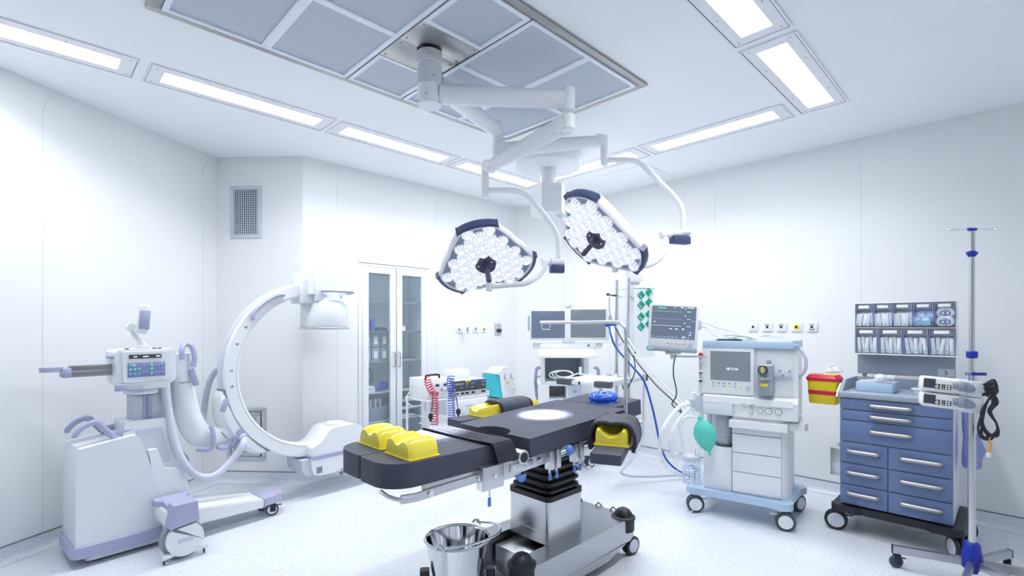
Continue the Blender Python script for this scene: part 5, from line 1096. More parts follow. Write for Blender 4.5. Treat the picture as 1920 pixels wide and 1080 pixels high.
# tilt bins on the rear panel
t2 = thing('tilt_bin_rack', 'white rack of nine clear tilting bins above the blue cart', 'bin rack', t.location, t.rotation_euler[2]); y1_ = Dp-.014; y0_ = y1_-.115
t2.location.z = 1.29; BZ = 1.29
b = MB(); xa = q(1603,600,y0_)[0]; xb = q(1792.5,600,y0_)[0]; rows = [(0.0,.195,4),(.203,.385,5)]
for z0, z1, n in rows: b.box(xa, xb, y0_+.002, y1_, z0-.008, z0+.0, .002); b.box(xa, xb, y0_+.002, y1_, z1, z1+.008, .002)
b.box(xa-.006, xa, y0_+.002, y1_, -.008, .393, .002); b.box(xb, xb+.006, y0_+.002, y1_, -.008, .393, .002); b.box(xa, xb, y1_-.006, y1_, 0, .385)
b.build('rack_frame', M['white'], t2)
binmat = clear('bin_clear_plastic', (.95,.965,1.), .07); edge = clear('bin_edge_lilac', (.72,.75,.92), .35, .2)
names_ = {}
def packs(kind, x0, x1, zb, h, txt, grp, n):
    m_ = Matrix.Translation(t2.location) @ Matrix.Rotation(t2.rotation_euler[2], 4, 'Z'); protos = None
    for i in range(n):
        if protos is None:
            b = MB()
            if kind == 'roll':
                b.lathe([(.012,-.012),(.034,-.012),(.036,-.010),(.036,.010),(.034,.012),(.012,.012)], n=28, ax='y'); o = b.build('tape_roll', M['pack']); b = MB(); b.lathe([(.010,-.0125),(.015,-.0125),(.015,.0125),(.010,.0125)], n=20, ax='y'); b.build('core', M['royal'], o)
            elif kind == 'blue':
                b.box(-.026,.026,-.006,.006,-.036,.036,.002); o = b.build('blue_pack', mat('sky_pack', (.28,.52,.80), .4)); b = MB(); b.box(-.018,.018,-.0068,-.006,.0,.02); b.build('pack_label', M['pack'], o)
            else:
                b.box(-.011 if kind == 'syr' else -.020,.011 if kind == 'syr' else .020,-.004,.004,-h/2,h/2,.002); o = b.build('sterile_pack', mat('clear_film_pack', (.80,.83,.86), .2)); b = MB(); b.use(M['pack']); b.box(-.006,.006,-.0062,-.004,-h*.32,h*.38,.001); b.use(M['teal'] if kind == 'syr' else M['grey']); b.box(-.006,.004,-.0064,-.004,-h*.40,-h*.33); b.build('pack_contents', None, o)
            protos = o
        else: o = dup(protos)
        f_ = (i+.5)/n; x = x0+(x1-x0)*f_; tilt = R(random.uniform(-9, 9))
        if kind == 'roll': x = x0+(x1-x0)*(.35+.3*(i % 2)); loc = (x, y0_+.030+.012*(i//2), zb+.040+.062*(i//2) ) ; rr_ = Matrix.Rotation(R(20), 4, 'X')
        elif kind == 'blue': loc = (x, y0_+.030+.016*(i % 2), zb+.045+.03*(i % 2)); rr_ = Matrix.Rotation(R(random.uniform(-30,30)), 4, 'Y')
        else: loc = (x, y0_+.022+.014*(i % 2), zb+h/2+.006+(.006 if i % 2 else 0)); rr_ = Matrix.Rotation(tilt, 4, 'Y')
        o.matrix_world = m_ @ Matrix.Translation(loc) @ rr_
        tag(o, txt, {'roll':'tape roll','blue':'pack'}.get(kind,'sterile pack'), grp)
cont = [[('syr','large syringe packs in the leftmost bin of the lower row'),('syr','upright syringe packs in the second bin of the lower row'),('syr','upright syringe packs in the third bin of the lower row'),('syr','wide sterile packs in the right bin of the lower row')],
        [('pk','small clear packs in the leftmost bin of the upper row'),('pk','small packs with blue tips in the second upper bin'),('pk','flat white packs in the middle bin of the upper row'),('blue','light blue packs in the fourth bin of the upper row'),('roll','white tape rolls in the right bin of the upper row')]]
for ri, (z0, z1, n) in enumerate(rows):
    for i in range(n):
        x0 = xa+(xb-xa)*i/n+.003; x1 = xa+(xb-xa)*(i+1)/n-.003; ht = z1-z0
        b = MB(); fy = -.018; b.loft([[(x0,y0_+.012,z0+.003),(x1,y0_+.012,z0+.003),(x1,y0_+.016,z0+.003),(x0,y0_+.016,z0+.003)],[(x0,y0_+fy,z0+ht*.66),(x1,y0_+fy,z0+ht*.66),(x1,y0_+fy+.004,z0+ht*.66),(x0,y0_+fy+.004,z0+ht*.66)]])
        bn = b.build('bin', binmat, t2)
        b = MB()
        for xx in (x0, x1-.003): b.fr(x=(0,1,0), z=(1,0,0)); b.prism([(y0_+.012,z0+.003),(y1_-.01,z0+.003),(y1_-.01,z1-.004),(y0_+.004,z1-.004),(y0_+fy,z0+ht*.68)], xx, xx+.003)
        b.build('bin_side', edge, bn, sep=True)
        b = MB(); b.box(x0+.002,x1-.002,y0_+.004,y0_+.010,z0+ht*.72,z1-.003); b.build('bin_lip', binmat, bn)
        b = MB(); b.box(x0+(x1-x0)*.18,x1-(x1-x0)*.22,y0_+.002,y0_+.004,z0+ht*.80,z0+ht*.92,.0005); b.build('bin_label', M['pack'], bn)
        k, tx = cont[ri][i]; packs(k, x0+.008, x1-.008, z0+.004, .115 if ri == 0 else .095, tx, tx, {'syr':5,'pk':4,'blue':4,'roll':4}[k])
m0 = Matrix.Translation(t.location) @ Matrix.Rotation(t.rotation_euler[2], 4, 'Z'); RZ = t.rotation_euler[2]
def oncart(x, y, z): return m0 @ Vector((x, y, z))
# blue box with mask
t3 = thing('supply_box', 'pale blue open box standing on the left of the cart worktop', 'box', oncart(.075,.10,1.0225), RZ)
b = MB(); b.box(0,.225,0,.22,0,.006); b.box(0,.225,0,.006,0,.070,.001); b.box(0,.225,.214,.22,0,.070,.001); b.box(0,.006,0,.22,0,.070,.001); b.box(.219,.225,0,.22,0,.070,.001); b.build('tray', M['lblue'], t3)
b = MB(); b.box(.008,.217,.008,.212,.05,.062,.003); b.build('paper_filling', mat('grey_filling', (.45,.42,.44), .8), t3)
b = MB(); c = oncart(.21,.19,1.12); b.ball(c, .036, 20, (1,1,.9)); b.ball(c+Vector((0,0,.0)), .022, 14); b.tube([c+Vector((.02,0,0)), c+Vector((.06,-.01,.008)), c+Vector((.085,-.02,.006))], .016, 12); b.tube([c+Vector((-.02,0,-.01)), c+Vector((-.09,.03,-.022)), c+Vector((-.13,.04,-.024))], .008, 8)
tag(b.build('breathing_mask', M['tub']), 'clear face mask with a white tube on top of the pale blue box', 'mask')
t3 = thing('metal_tray', 'small white enamel dish on the cart top behind the syringe pumps', 'dish', oncart(.40,.10,1.0225), RZ)
b = MB(); o1 = rrect(0,.22,0,.14,.03); sc_ = lambda k: [((x-.11)*k+.11, (y-.07)*k+.07) for x, y in o1]
b.loft([[(x,y,0) for x,y in sc_(.84)],[(x,y,.040) for x,y in sc_(.98)],[(x,y,.040) for x,y in sc_(1.06)],[(x,y,.043) for x,y in sc_(1.06)],[(x,y,.043) for x,y in sc_(.95)],[(x,y,.004) for x,y in sc_(.80)]]); b.build('dish', M['white'], t3)
# sharps bin on the side of the cart
t3 = thing('sharps_bin', 'yellow sharps bin with red lid hung on the left of the blue cart', 'sharps bin', oncart(-.135,.15,.905), RZ)
oo = lambda k: [(x*k,y*k) for x, y in rrect(-.105,.105,-.08,.08,.03)]
b = MB(); b.loft([[(x,y,0) for x,y in oo(.86)],[(x,y,.006) for x,y in oo(.90)],[(x,y,.185) for x,y in oo(1.0)]]); sb_ = b.build('bin_body', M['yellow'], t3)
b = MB(); b.loft([[(x,y,.07) for x,y in oo(.946)],[(x,y,.102) for x,y in oo(.965)]], caps=False); b.build('band', M['red'], sb_)
b = MB(); b.loft([[(x,y,.175) for x,y in oo(1.04)],[(x,y,.198) for x,y in oo(1.08)],[(x,y,.205) for x,y in oo(1.02)],[(x,y,.222) for x,y in oo(.90)]]); ld = b.build('lid', M['red'], t3)
b = MB(); b.box(.0,.085,-.05,.05,.220,.226,.002); b.build('flap', M['yellow'], ld)
b = MB(); b.ball(oncart(-.10,.30,1.16), .03, 12, (1.5,1,.8)); b.ball(oncart(-.13,.27,1.14), .028, 12); b.ball(oncart(-.07,.26,1.15), .025, 12, (1.6,1,.7)); b.box(*[v for p in ((oncart(-.12,.28,0).x-.02,oncart(-.12,.28,0).x+.02),(oncart(-.12,.28,0).y-.01,oncart(-.12,.28,0).y+.01),(1.15,1.20)) for v in p], .004)
b.tube([oncart(-.10,.28,1.13), oncart(-.08,.27,.98)], .01, 8, 0); tag(b.build('plastic_connector', M['tub'], ang=60), 'clump of clear plastic connectors behind the sharps bin lid', 'connector')
t3 = thing('metal_holder', 'empty brushed metal holder on the lower left side of the blue cart', 'holder', oncart(0,0,.37), RZ); b = MB(); b.box(-.09,-.003,.12,.34,0,.205,.003); b.build('holder_pocket', M['steel'], t3)
b = MB(); b.box(-.05,-.003,.20,.32,.206,.232,.002); b.build('holder_hook', M['alu'], t3)
# rubbish bag on the right side
b = MB(); rg = []
for i in range(9):
    f_ = i/8; w_ = .04+.135*math.sin(PI*f_**1.6*.62)*(1 if f_ < .86 else .75); z = .93-.36*f_
    rg.append([m0 @ Vector((Wd+.030+.085*w_/.16*(1+math.cos(a))*.62+.006*math.sin(5*a+i), .24+w_*math.sin(a)*(1+.08*math.cos(4*a+i*.7)), z+.01*math.sin(3*a))) for a in [2*PI*k/22 for k in range(22)]])
b.loft(rg); tag(b.build('rubbish_bag', clear('blue_film', (.50,.56,.85), .38, .25), ang=60), 'translucent blue rubbish bag hanging on the right side of the cart', 'bag')
# ================================================================ IV STAND
t = thing('infusion_stand', 'tall chrome infusion stand with blue fittings at the right edge of the picture', 'infusion stand', (2.695, 2.90, 0))
b = MB(); b.cyl((0,0,.16),(0,0,1.24),.0185,n=24); b.cyl((0,0,1.2),(0,0,2.06),.0135,n=20); b.build('pole', M['steelv'], t)
b = MB(); b.lathe([(.045,.085),(.052,.10),(.050,.14),(.038,.225),(.030,.235),(0,.235)], n=28); b.lathe([(0,.06),(.028,.06),(.03,.10),(0,.10)], n=24); hb = b.build('hub', M['royal'], t)
for k, a in enumerate((148.5, 222, 330, 278, 20)):
    d = Vector((math.cos(R(a)), math.sin(R(a)), 0)); b = MB(); p0, p1 = d*.035+Vector((0,0,.118)), d*.37+Vector((0,0,.112)); b.bar([p0, p1], .028, .045); lg = b.build('leg', M['satin'], t)
    b = MB(); b.bar([p1-d*.001, p1+d*.006], .030, .048); b.build('leg_cap', M['black'], lg); caster(t, d.x*.345, d.y*.345, .037, .026, .092, rz=R(a+20), twin=False, tyre='dark', disc='navy', hood='black')
for z, r_, h_ in ((1.925,.021,.035),(1.335,.027,.042),(2.065,.016,.02)):
    b = MB(); b.cyl((0,0,z-h_/2),(0,0,z+h_/2),r_,n=24,bev=.006); b.cyl((-r_-.008,0,z+.004),(r_+.008,0,z+.004),.009,n=12) if r_ < .025 else None; b.build('collar', M['royal'], t)
def hook(s):
    b = MB(); z = 2.068; ex = Vector((s*.993,-.12*s*-1,0)).normalized(); P = lambda u, w_: Vector((ex.x*u, ex.y*u+w_, z+.012*s*u/.1*.35))
    b.tube([P(.0,0), P(.075,0), P(.10,.0), P(.125,-.022), P(.155,-.022), P(.162,.0), P(.15,.018), P(.12,.016), P(.09,-.004)], .003, 8, 5); return b.build('hook', M['chrome'], t)
hook(1); hook(-1)
b = MB(); b.box(-.055,.055,-.035,-.015,1.215,1.232,.003); b.tube([(-.045,-.03,1.215),(-.045,-.04,1.10),(-.03,-.04,1.06)], .004, 8, 4); b.build('cross_bar', M['royal'], t)
b = MB(); b.tube([(-.045,-.03,1.24),(-.045,-.04,1.10),(-.02,-.04,1.04)], .012, 10, 4); b.build('drip_tube', M['clear'], t)
# syringe pumps
PM = Matrix.Rotation(R(4),4,'Y') @ Matrix.Diagonal((.60,.9,.82,1))
def pump(z, label):
    t = thing('syringe_pump', label, 'syringe pump', (2.62, 2.928, z), R(-33), 'syringe pumps on the infusion stand')
    b = MB(); b.m = PM.copy(); b.box(-.275,.075,-.09,.045,-.052,.050,.016,3); h = b.build('housing', M['white'], t)
    b = MB(); b.fr((0,0,0), x=Vector((1,0,0)), z=(0,-1,0)); b.m = PM @ b.m; b.prism([(-.265,-.034),(-.040,-.036),(-.036,.012),(-.145,.018),(-.165,.046),(-.262,.046)], .088, .094, .004); b.build('fascia', M['white'], h)
    b = MB(); b.m = PM.copy(); b.use(M['dark']); b.box(-.256,-.165,-.0955,-.092,-.026,.040,.002); b.box(-.17,-.046,-.0955,-.092,-.028,.008,.002)
    b.use(M['pack'])
    for dx, dz in ((-.155,-.002),(-.155,-.020),(-.163,-.011),(-.147,-.011)): b.box(dx-.005,dx+.005,-.0975,-.095,dz-.005,dz+.005,.001)
    for i in range(4):
        for j in range(2):
            b.use(M['green'] if (i, j) == (1, 1) else M['orange'] if (i, j) == (1, 0) else M['pack']); x = -.132+i*.0205; b.box(x, x+.014, -.0975, -.095, -.024+j*.016, -.012+j*.016, .001)
    b.build('control_panel', None, h)
    b = MB(); b.m = PM.copy(); b.lathe([(0,-.04),(.024,-.04),(.028,-.02),(.024,.0),(.034,.004),(.038,.02),(.034,.045),(0,.045)], (.0,-.085,.008), 28, 'x'); rg = []
    for i in range(11):
        f_ = i/10; w_ = .036*math.sqrt(max(.02,1-f_**2.2)); rg.append([(.03+.10*f_, -.085-w_*.35*math.cos(a)*1.2, .006-.010*f_+w_*math.sin(a)) for a in [2*PI*k/16 for k in range(16)]])
    b.loft(rg); b.build('syringe_clamp', M['grey'], h)
    b = MB(); b.m = PM.copy(); b.box(.02,.19,-.075,.055,-.062,.048,.008); b.build('drive_block', M['white2'], t)
    b = MB(); b.box(.02,.08,.0,.07,-.05,-.03,.003); b.build('pole_clamp', M['dark'], t)
    return t
pump(1.150, 'upper syringe pump with keypad and grey clamp on the infusion stand'); pump(1.057, 'lower syringe pump, just under the other one on the infusion stand')
b = MB(); random.seed(3); rg = []
bx_, by_ = 2.672, 2.79
for k in range(7):
    o_ = random.uniform(-.012,.012); b.tube([(bx_-.01+o_,by_,1.17-.01*k),(bx_+.03+o_*.5,by_-.02,1.20-.012*k),(bx_+.05+o_,by_-.01,1.13),(bx_+.01,by_,1.08),(bx_-.015-o_,by_+.01,1.0),(bx_+.0+o_*2,by_,.92-.008*k),(bx_+.055+o_,by_-.01,.88+.004*k),(bx_+.06,by_,.95),(bx_+.025+o_,by_,1.02),(bx_+.06+o_*2,by_,1.07),(bx_+.045+o_,by_+.01,1.12),(bx_+.02,by_+.015,1.15-.008*k)], .0055, 8, 6)
for k in range(3): b.tube([(bx_-.03,by_,.99-.02*k),(bx_-.045,by_,.93),(bx_-.03,by_,.875+.01*k),(bx_+.02,by_,.86),(bx_+.05,by_,.885)], .005, 8, 6)
tag(b.build('power_cable', M['black'], ang=180), 'bundle of coiled black power cables hanging behind the syringe pumps', 'cable')
b = MB(); b.tube([(bx_+.005,by_-.015,.865),(bx_+.012,by_-.015,.83),(bx_+.002,by_-.015,.79)], .006, 8); b.use(M['orange']); t3 = b.build('cable_tag', M['orange']); tag(t3, 'small orange tag hanging from the black power cables', 'tag')
b = MB(); b.box(bx_-.006,bx_+.010,by_-.021,by_-.009,.765,.792,.002); b.build('tag_end', M['pack'], t3)
# ================================================================ GLASS CUPBOARD IN THE BACK WALL
A3, A4 = Vector((*PL[3],0)), Vector((*PL[4],0)); dW = (A4-A3); LW = dW.length; dW.normalize(); WR = math.atan2(dW.y, dW.x)
def onwall(px, i, off=0):     # point of wall i at bearing px, offset into the room
    P, Q = Vector((*PL[i],0)), Vector((*PL[(i+1) % NW],0)); d = (Q-P).normalized(); n = Vector((d.y,-d.x,0)); return P + (Q-P)*hit(px, P, Q) + n*off, math.atan2(d.y, d.x)
t = thing('glass_cupboard', 'tall white built-in cupboard with two glazed doors and shelves in the back wall', 'cupboard', A3+dW*(ta*LW)+Vector((0,0,CZ0)), WR)
CW = (tb-ta)*LW; CH = CZ1-CZ0; CD = .40; MT = Matrix.Translation(t.location) @ Matrix.Rotation(WR, 4, 'Z')
b = MB(); b.box(0,CW,CD-.012,CD,0,CH); b.box(0,.012,.03,CD,0,CH); b.box(CW-.012,CW,.03,CD,0,CH); b.box(.012,CW-.012,.03,CD,0,.015); b.box(.012,CW-.012,.03,CD,CH-.015,CH); b.build('carcass', M['shelf'], t)
SH = [.465-CZ0,.781-CZ0,1.118-CZ0,1.449-CZ0,1.777-CZ0]
for z in SH: b = MB(); b.box(.013,CW-.013,.045,CD-.012,z-.012,z,.001); s_ = b.build('shelf', M['white2'], t); b = MB(); b.box(.013,CW-.013,.042,.045,z-.013,z+.001); b.build('shelf_edge', M['gap'], s_)
b = MB(); e = .028; b.box(-.02,e-.01,-.012,.03,-.02,CH+.02,.002); b.box(CW-e+.01,CW+.02,-.012,.03,-.02,CH+.02,.002); b.box(e-.01,CW-e+.01,-.012,.03,CH-.004,CH+.02,.002); b.box(e-.01,CW-e+.01,-.012,.03,-.02,.004,.002); b.build('door_surround', M['white'], t)
b = MB(); b.box(-.02,CW+.02,-.013,-.004,CH+.0195,CH+.027); b.build('top_joint', M['gap'], t)
for k in range(2):
    x0 = e-.008+k*(CW/2-e+.011); x1 = x0+CW/2-e+.001; st = .070
    b = MB(); b.box(x0,x0+st,-.018,.012,.008,CH-.008,.002); b.box(x1-st,x1,-.018,.012,.008,CH-.008,.002); b.box(x0+st,x1-st,-.018,.012,CH-.075,CH-.008,.002); b.box(x0+st,x1-st,-.018,.012,.008,.085,.002); d_ = b.build('door', M['white'], t)
    b = MB(); b.box(x0+st-.004,x1-st+.004,-.006,.0,.08,CH-.07); b.build('pane', M['glass'], d_)
    hx = x1-.028 if k == 0 else x0+.028; b = MB(); b.tube([(hx,-.018,.93),(hx,-.045,.935),(hx,-.048,.98),(hx,-.048,1.06),(hx,-.045,1.085),(hx,-.018,1.09)], .007, 8, 4); b.build('handle', M['alu'], d_)
b = MB(); b.box(CW/2-.006,CW/2+.006,-.008,.02,.0,CH); b.build('door_gap', M['black'], t)
def inside(name, label, cat, x, z, group=None): o = thing(name, label, cat, MT @ Vector((x,.10,z)), WR, group); return o
def simple(name, label, cat, x, z, parts, group=None):
    o = inside(name, label, cat, x, z+.001, group)
    for nm, mm, fn in parts: b = MB(); fn(b); b.build(nm, M[mm], o)
    return o
simple('dark_box', 'small dark box on the middle left shelf of the glass cupboard', 'box', .09, SH[3], [('carton','dark',lambda b: b.box(0,.07,0,.12,0,.10,.003)),('carton_label','lgrey',lambda b: b.box(.01,.05,-.002,0,.02,.06))])
simple('blue_roll', 'blue roll standing upright next to the dark box in the cupboard', 'roll', .20, SH[3], [('roll','blue',lambda b: b.cyl((.02,.05,0),(.02,.05,.13),.028,n=20,bev=.004)),('core','dark',lambda b: b.cyl((.02,.05,.13),(.02,.05,.134),.012,n=14))])
simple('folded_pouch', 'flat dark blue pouch lying on the middle left shelf of the cupboard', 'pouch', .26, SH[3], [('pouch','navy',lambda b: b.box(0,.12,0,.15,0,.035,.012)),('flap','grey',lambda b: b.box(.01,.11,0,.12,.035,.045,.004))])
for r_ in range(2):
    for c_ in range(3):
        o = inside('clear_drawer', ['lower','upper'][r_]+' row clear drawer, '+['leftmost','second','third'][c_]+' of its row, behind the left glass door', 'drawer', .085+c_*.105, SH[2]+.002+r_*.157, 'clear drawers in the cupboard')
        b = MB(); b.box(0,.098,0,.004,0,.150,.001); b.box(0,.004,0,.2,0,.15); b.box(.094,.098,0,.2,0,.15); b.box(0,.098,0,.2,0,.004); b.box(0,.098,.196,.2,0,.15); b.build('drawer_box', M['grey'] if 0 else mat('smoky_plastic', (.30,.34,.40), .3) if (r_,c_) == (0,0) else bpy.data.materials['smoky_plastic'], o)
        b = MB(); b.box(.025,.068,-.004,0,.03,.11); b.build('white_card', M['pack'], o)
simple('white_device', 'small white device on the fourth shelf behind the left glass door', 'device', .08, SH[1], [('case','white',lambda b: b.box(0,.15,0,.18,0,.07,.015)),('panel','lgrey',lambda b: b.box(.02,.12,-.002,0,.03,.055))])
simple('blue_tubing', 'bunch of blue tubing beside the white device in the cupboard', 'tubing', .26, SH[1], [('coil','blue',lambda b: [b.tube([(.0+.01*k,.03,.02),(.05,.0,.05+.02*k),(.12,.03,.09-.01*k),(.15,.08,.03),(.06,.1,.02)], .013, 8) for k in range(4)])])
simple('grey_coil', 'large thin grey tube coil leaning at the back of the cupboard shelf', 'tubing', .10, SH[1], [('coil','grey',lambda b: [b.tube([(.10+.10*math.cos(a),.17+.01*k,.14+.09*math.sin(a)+.02*k) for a in [2*PI*i/16 for i in range(16)]], .006, 6, 3, closed=True) for k in range(3)])])
simple('file_bin', 'grey open bin filled with white folders at the bottom left of the cupboard', 'bin', .08, SH[0], [('bin','grey',lambda b: b.hexa((.02,.28,.0,.2),(0,.32,-.02,.24),0,.16,.01)),])
for k in range(4): simple('paper_folder', 'white paper folders standing in the grey bin of the cupboard', 'folder', .11+k*.06, SH[0]+.07, [('folder','pack',lambda b: b.box(0,.012,.0,.18,.0,.17,.001))], 'folders in the grey bin')
simple('small_carton', 'small white carton with a dark top behind the right glass door', 'box', .53, SH[3], [('carton','pack',lambda b: b.box(0,.08,0,.1,0,.05,.002)),('lid','grey',lambda b: b.box(-.001,.081,-.001,.101,.05,.068,.002))])
simple('picture_frame', 'grey framed card leaning behind the right glass door', 'frame', .52, SH[1], [('frame','cartgrey',lambda b: b.box(0,.13,.1,.115,0,.18,.003)),('card','lgrey',lambda b: b.box(.012,.118,.097,.1,.012,.168))])
for k in range(3): simple('letter_tray', ['bottom','middle','top'][k]+' white paper tray of the stack behind the right glass door', 'tray', .50, SH[0]+.005+k*.085, [('tray','lgrey',lambda b: (b.box(0,.27,0,.22,0,.006,.002), b.box(0,.27,.214,.22,0,.045), b.box(.0,.006,0,.22,0,.045))),('paper','pack',lambda b: b.box(.02,.25,.01,.20,.006,.022,.002))], 'paper trays in the cupboard')
# ================================================================ WALL FITTINGS
def grille(label, cx, cy, w, h, nv, nh, i, Y_, mfr, mslat, name='wall_vent'):
    p, a = onwall(cx, i); Y_ = p.y; z = EYE-(cy-HOR)/FPX*Y_; t = thing(name, label, 'air vent', (p.x, p.y, z-h/2), a)
    b = MB()
    f_ = .035
    for x0, x1, z0, z1 in ((-w/2,w/2,0,f_),(-w/2,w/2,h-f_,h),(-w/2,-w/2+f_,f_,h-f_),(w/2-f_,w/2,f_,h-f_)): b.box(x0,x1,-.014,-.0005,z0,z1,.003)
    b.build('frame', mfr, t)
    b = MB(); b.box(-w/2+f_,w/2-f_,-.003,-.001,f_,h-f_); b.build('duct', M['black'], t)
    b = MB(); iw, ih = w-2*f_, h-2*f_
    for k in range(nv): x = -iw/2+iw*(k+.5)/nv; b.box(x-iw/nv*.17,x+iw/nv*.17,-.012,-.004,f_,h-f_)
    for k in range(nh): z = f_+ih*(k+.5)/nh; b.box(-iw/2,iw/2,-.008,-.004,z-ih/nh*.13,z+ih/nh*.13)
    b.build('louvres', mslat, t); return t
grille('tall grey louvred air vent high on the narrow wall left of the back wall', 461.5, 398, .305, .50, 11, 20, 2, 4.76, M['lgrey'], M['lgrey'])
g = grille('square metal air vent low on the wall behind the C-arm', 463, 813, .375, .50, 1, 1, 2, 4.76, M['alu'], M['alu'], 'exhaust_grille')
for ch in list(g.children):
    if ch.name.startswith('louvres'): bpy.data.objects.remove(ch)
b = MB(); w, h = .375, .50
for x0, x1, z0, z1 in ((-.145,.145,.04,.075),(-.145,.145,h-.075,h-.04),(-.145,-.11,.075,h-.075),(.11,.145,.075,h-.075)): b.box(x0,x1,-.018,-.004,z0,z1,.002)
for k in range(13): x = -.11+.22*(k+.5)/13; b.box(x-.005,x+.005,-.010,-.004,.075,h-.075)
for k in range(24): z = .075+.35*(k+.5)/24; b.box(-.11,.11,-.012,-.005,z-.0045,z+.0045)
b.build('mesh_panel', M['alu'], g)
def outlet(px, py, i, label, ring, size, grp, arcs=0):
    p, a = onwall(px, i); z = EYE-(py-HOR)/FPX*p.y; t = thing('gas_outlet', label, 'gas outlet', (p.x,p.y,z-size/2), a, grp); s = size/2
    b = MB(); b.box(-s,s,-.012,-.0005,0,size,.004); b.build('cover_plate', M['white'], t)
    b = MB(); b.lathe([(.0,-.0165),(s*.52,-.0165),(s*.58,-.012),(s*.58,-.010),(0,-.010)], (0,0,s), 28, 'y'); b.m = Matrix.Identity(4); r_ = b.build('collar', M[ring], t)
    b = MB(); b.cyl((0,-.0185,s),(0,-.014,s),s*.27,n=20); b.build('port', M['black'], t)
    if arcs:
        b = MB()
        for a0, a1 in ([(35,145)] if arcs == 1 else [(35,145),(215,325)]): b.rev([(s*.50,0),(s*.62,0),(s*.62,.002),(s*.50,.002),(s*.50,0)], Vector((0,-.0165,s)), Vector((1,0,0)), Vector((0,0,1)), Vector((0,-1,0)), 12, R(a0), R(a1))
        b.build('colour_mark', M['dark'], t, sep=True)
for px, rg_, ar, lb in ((1413,'white',0,'leftmost of the five wall gas outlets above the anaesthesia machine, plain white'),(1439.5,'white',1,'second gas outlet from the left on the right wall, with one dark arc'),(1465.5,'white',1,'third and middle gas outlet on the right wall, with one dark arc'),(1494,'yellow',0,'yellow ringed gas outlet on the right wall'),(1523,'white',2,'rightmost gas outlet on the right wall, with two dark arcs')):
    outlet(px, 613, 5, lb, rg_, .088, 'gas outlets on the right wall', ar)
for px, rg_, ar, lb in ((859.5,'white',0,'leftmost small gas outlet on the back wall beside the suction bottle'),(875,'white',2,'second small gas outlet on the back wall, ringed with dark arcs'),(890.5,'white',1,'third small gas outlet on the back wall, with one dark arc'),(906.3,'yellow',0,'yellow ringed small gas outlet on the back wall')):
    outlet(px, 617.5, 3, lb, rg_, .078, 'small gas outlets on the back wall', ar)
p, a = onwall(933.5, 3); z = EYE-(617-HOR)/FPX*p.y
t = thing('wall_control', 'square stainless wall plate with a round dark knob on the back wall', 'wall plate', (p.x,p.y,z-.075), a)
b = MB(); b.box(-.055,.055,-.010,-.0005,0,.150,.003); b.build('plate', M['steel'], t)
b = MB(); b.cyl((.008,-.045,.055),(.008,-.010,.055),.028,n=28,bev=.006); b.build('knob', M['dark'], t)
b = MB(); b.cyl((0,-.013,.112),(0,-.009,.112),.007,n=14); b.build('indicator', M['black'], t)
p, a = onwall(866, 3); z = EYE-(650-HOR)/FPX*p.y
t = thing('flow_meter', 'small clear suction regulator hanging over the first wall outlet', 'regulator', (p.x,p.y,z), a)
b = MB(); b.cyl((0,-.05,.0),(0,-.05,.16),.004,n=8); b.cyl((0,-.05,.19),(0,-.05,.33),.009,n=12); b.cyl((-.03,-.05,.21),(.0,-.02,.23),.01,n=10); b.box(-.025,.03,-.065,-.03,.155,.185,.006); b.ball((.022,-.05,.16),.014,12); b.build('gauge_tube', M['tub'], t, sep=True)
# ceiling hatch
b = MB(); c = uv(4.75, 2.9, CEIL); b.fr(c, rz=PI/2-YAW); b.box(-.3,.3,-.3,.3,-.004,-.001); tag(b.build('ceiling_hatch', M['ceil']), 'flush square access hatch in the ceiling near the right wall', 'hatch')
# ================================================================ EQUIPMENT TROLLEY
UV = lambda u, v, z=0: uv(u, v, z)
t = thing('equipment_trolley', 'white two-tier trolley with a drawer and wire basket before the back wall', 'trolley', UV(2.80,4.02), PI/2-YAW)
b = MB(); b.box(.0,.79,.0,.42,.755,.773,.004); b.box(.775,.795,-.01,.42,.75,.80,.004); b.build('top_shelf', M['white'], t, sep=True)
b = MB(); b.box(.22,.77,.01,.40,.60,.755,.004); b.build('drawer_case', M['white2'], t)
b = MB(); b.box(.225,.765,-.012,.01,.605,.735,.004); dr = b.build('drawer', M['white'], t)
b = MB(); b.box(.46,.56,-.014,-.011,.668,.676); b.build('maker_mark', M['cartgrey'], dr)
for x, y in ((.02,.02),(.77,.02),(.02,.40),(.77,.40)): b = MB(); b.cyl((x,y,.10),(x,y,.76),.013,n=12); b.build('post', M['white'], t); caster(t, x, y, .045, .026, .11, rz=R(40), disc='lgrey')
b = MB(); b.box(.0,.79,.0,.42,.16,.18,.004); b.build('lower_shelf', M['white'], t)
b = MB()
for k in range(9): x = .02+k*.03; b.tube([(x,-.02,.60),(x+.004,-.015,.38),(x+.004,.16,.36)], .0025, 6, 0)
for z in (.60,.53,.46,.38): b.tube([(.01,-.02,z),(.27,-.02,z),(.27,.18,z),(.01,.18,z)], .003, 6, 0, closed=True)
b.build('wire_basket', M['white'], t)
t = thing('tourniquet_unit', 'white pneumatic unit with black carrying handle and two small displays on the trolley', 'medical device', UV(2.81,4.05,.774), PI/2-YAW)
b = MB(); b.box(0,.27,0,.32,0,.205,.008); b.build('housing', M['white'], t)
b = MB(); b.tube([(.0,.02,.205),(.0,.02,.232),(.02,.02,.242),(.14,.02,.242),(.16,.02,.232),(.16,.02,.205)], .010, 8, 4); b.build('carry_handle', M['black'], t)
b = MB(); b.box(.004,.262,-.008,.0,.01,.175,.003); fa = b.build('fascia', M['white2'], t)
for x in (.095,.195): b = MB(); b.box(x,x+.045,-.012,-.007,.125,.150,.001); b.build('display', M['dark'], fa)
b = MB(); b.cyl((.11,-.025,.06),(.11,-.007,.06),.016,n=20,bev=.003); b.build('red_knob', M['red'], fa)
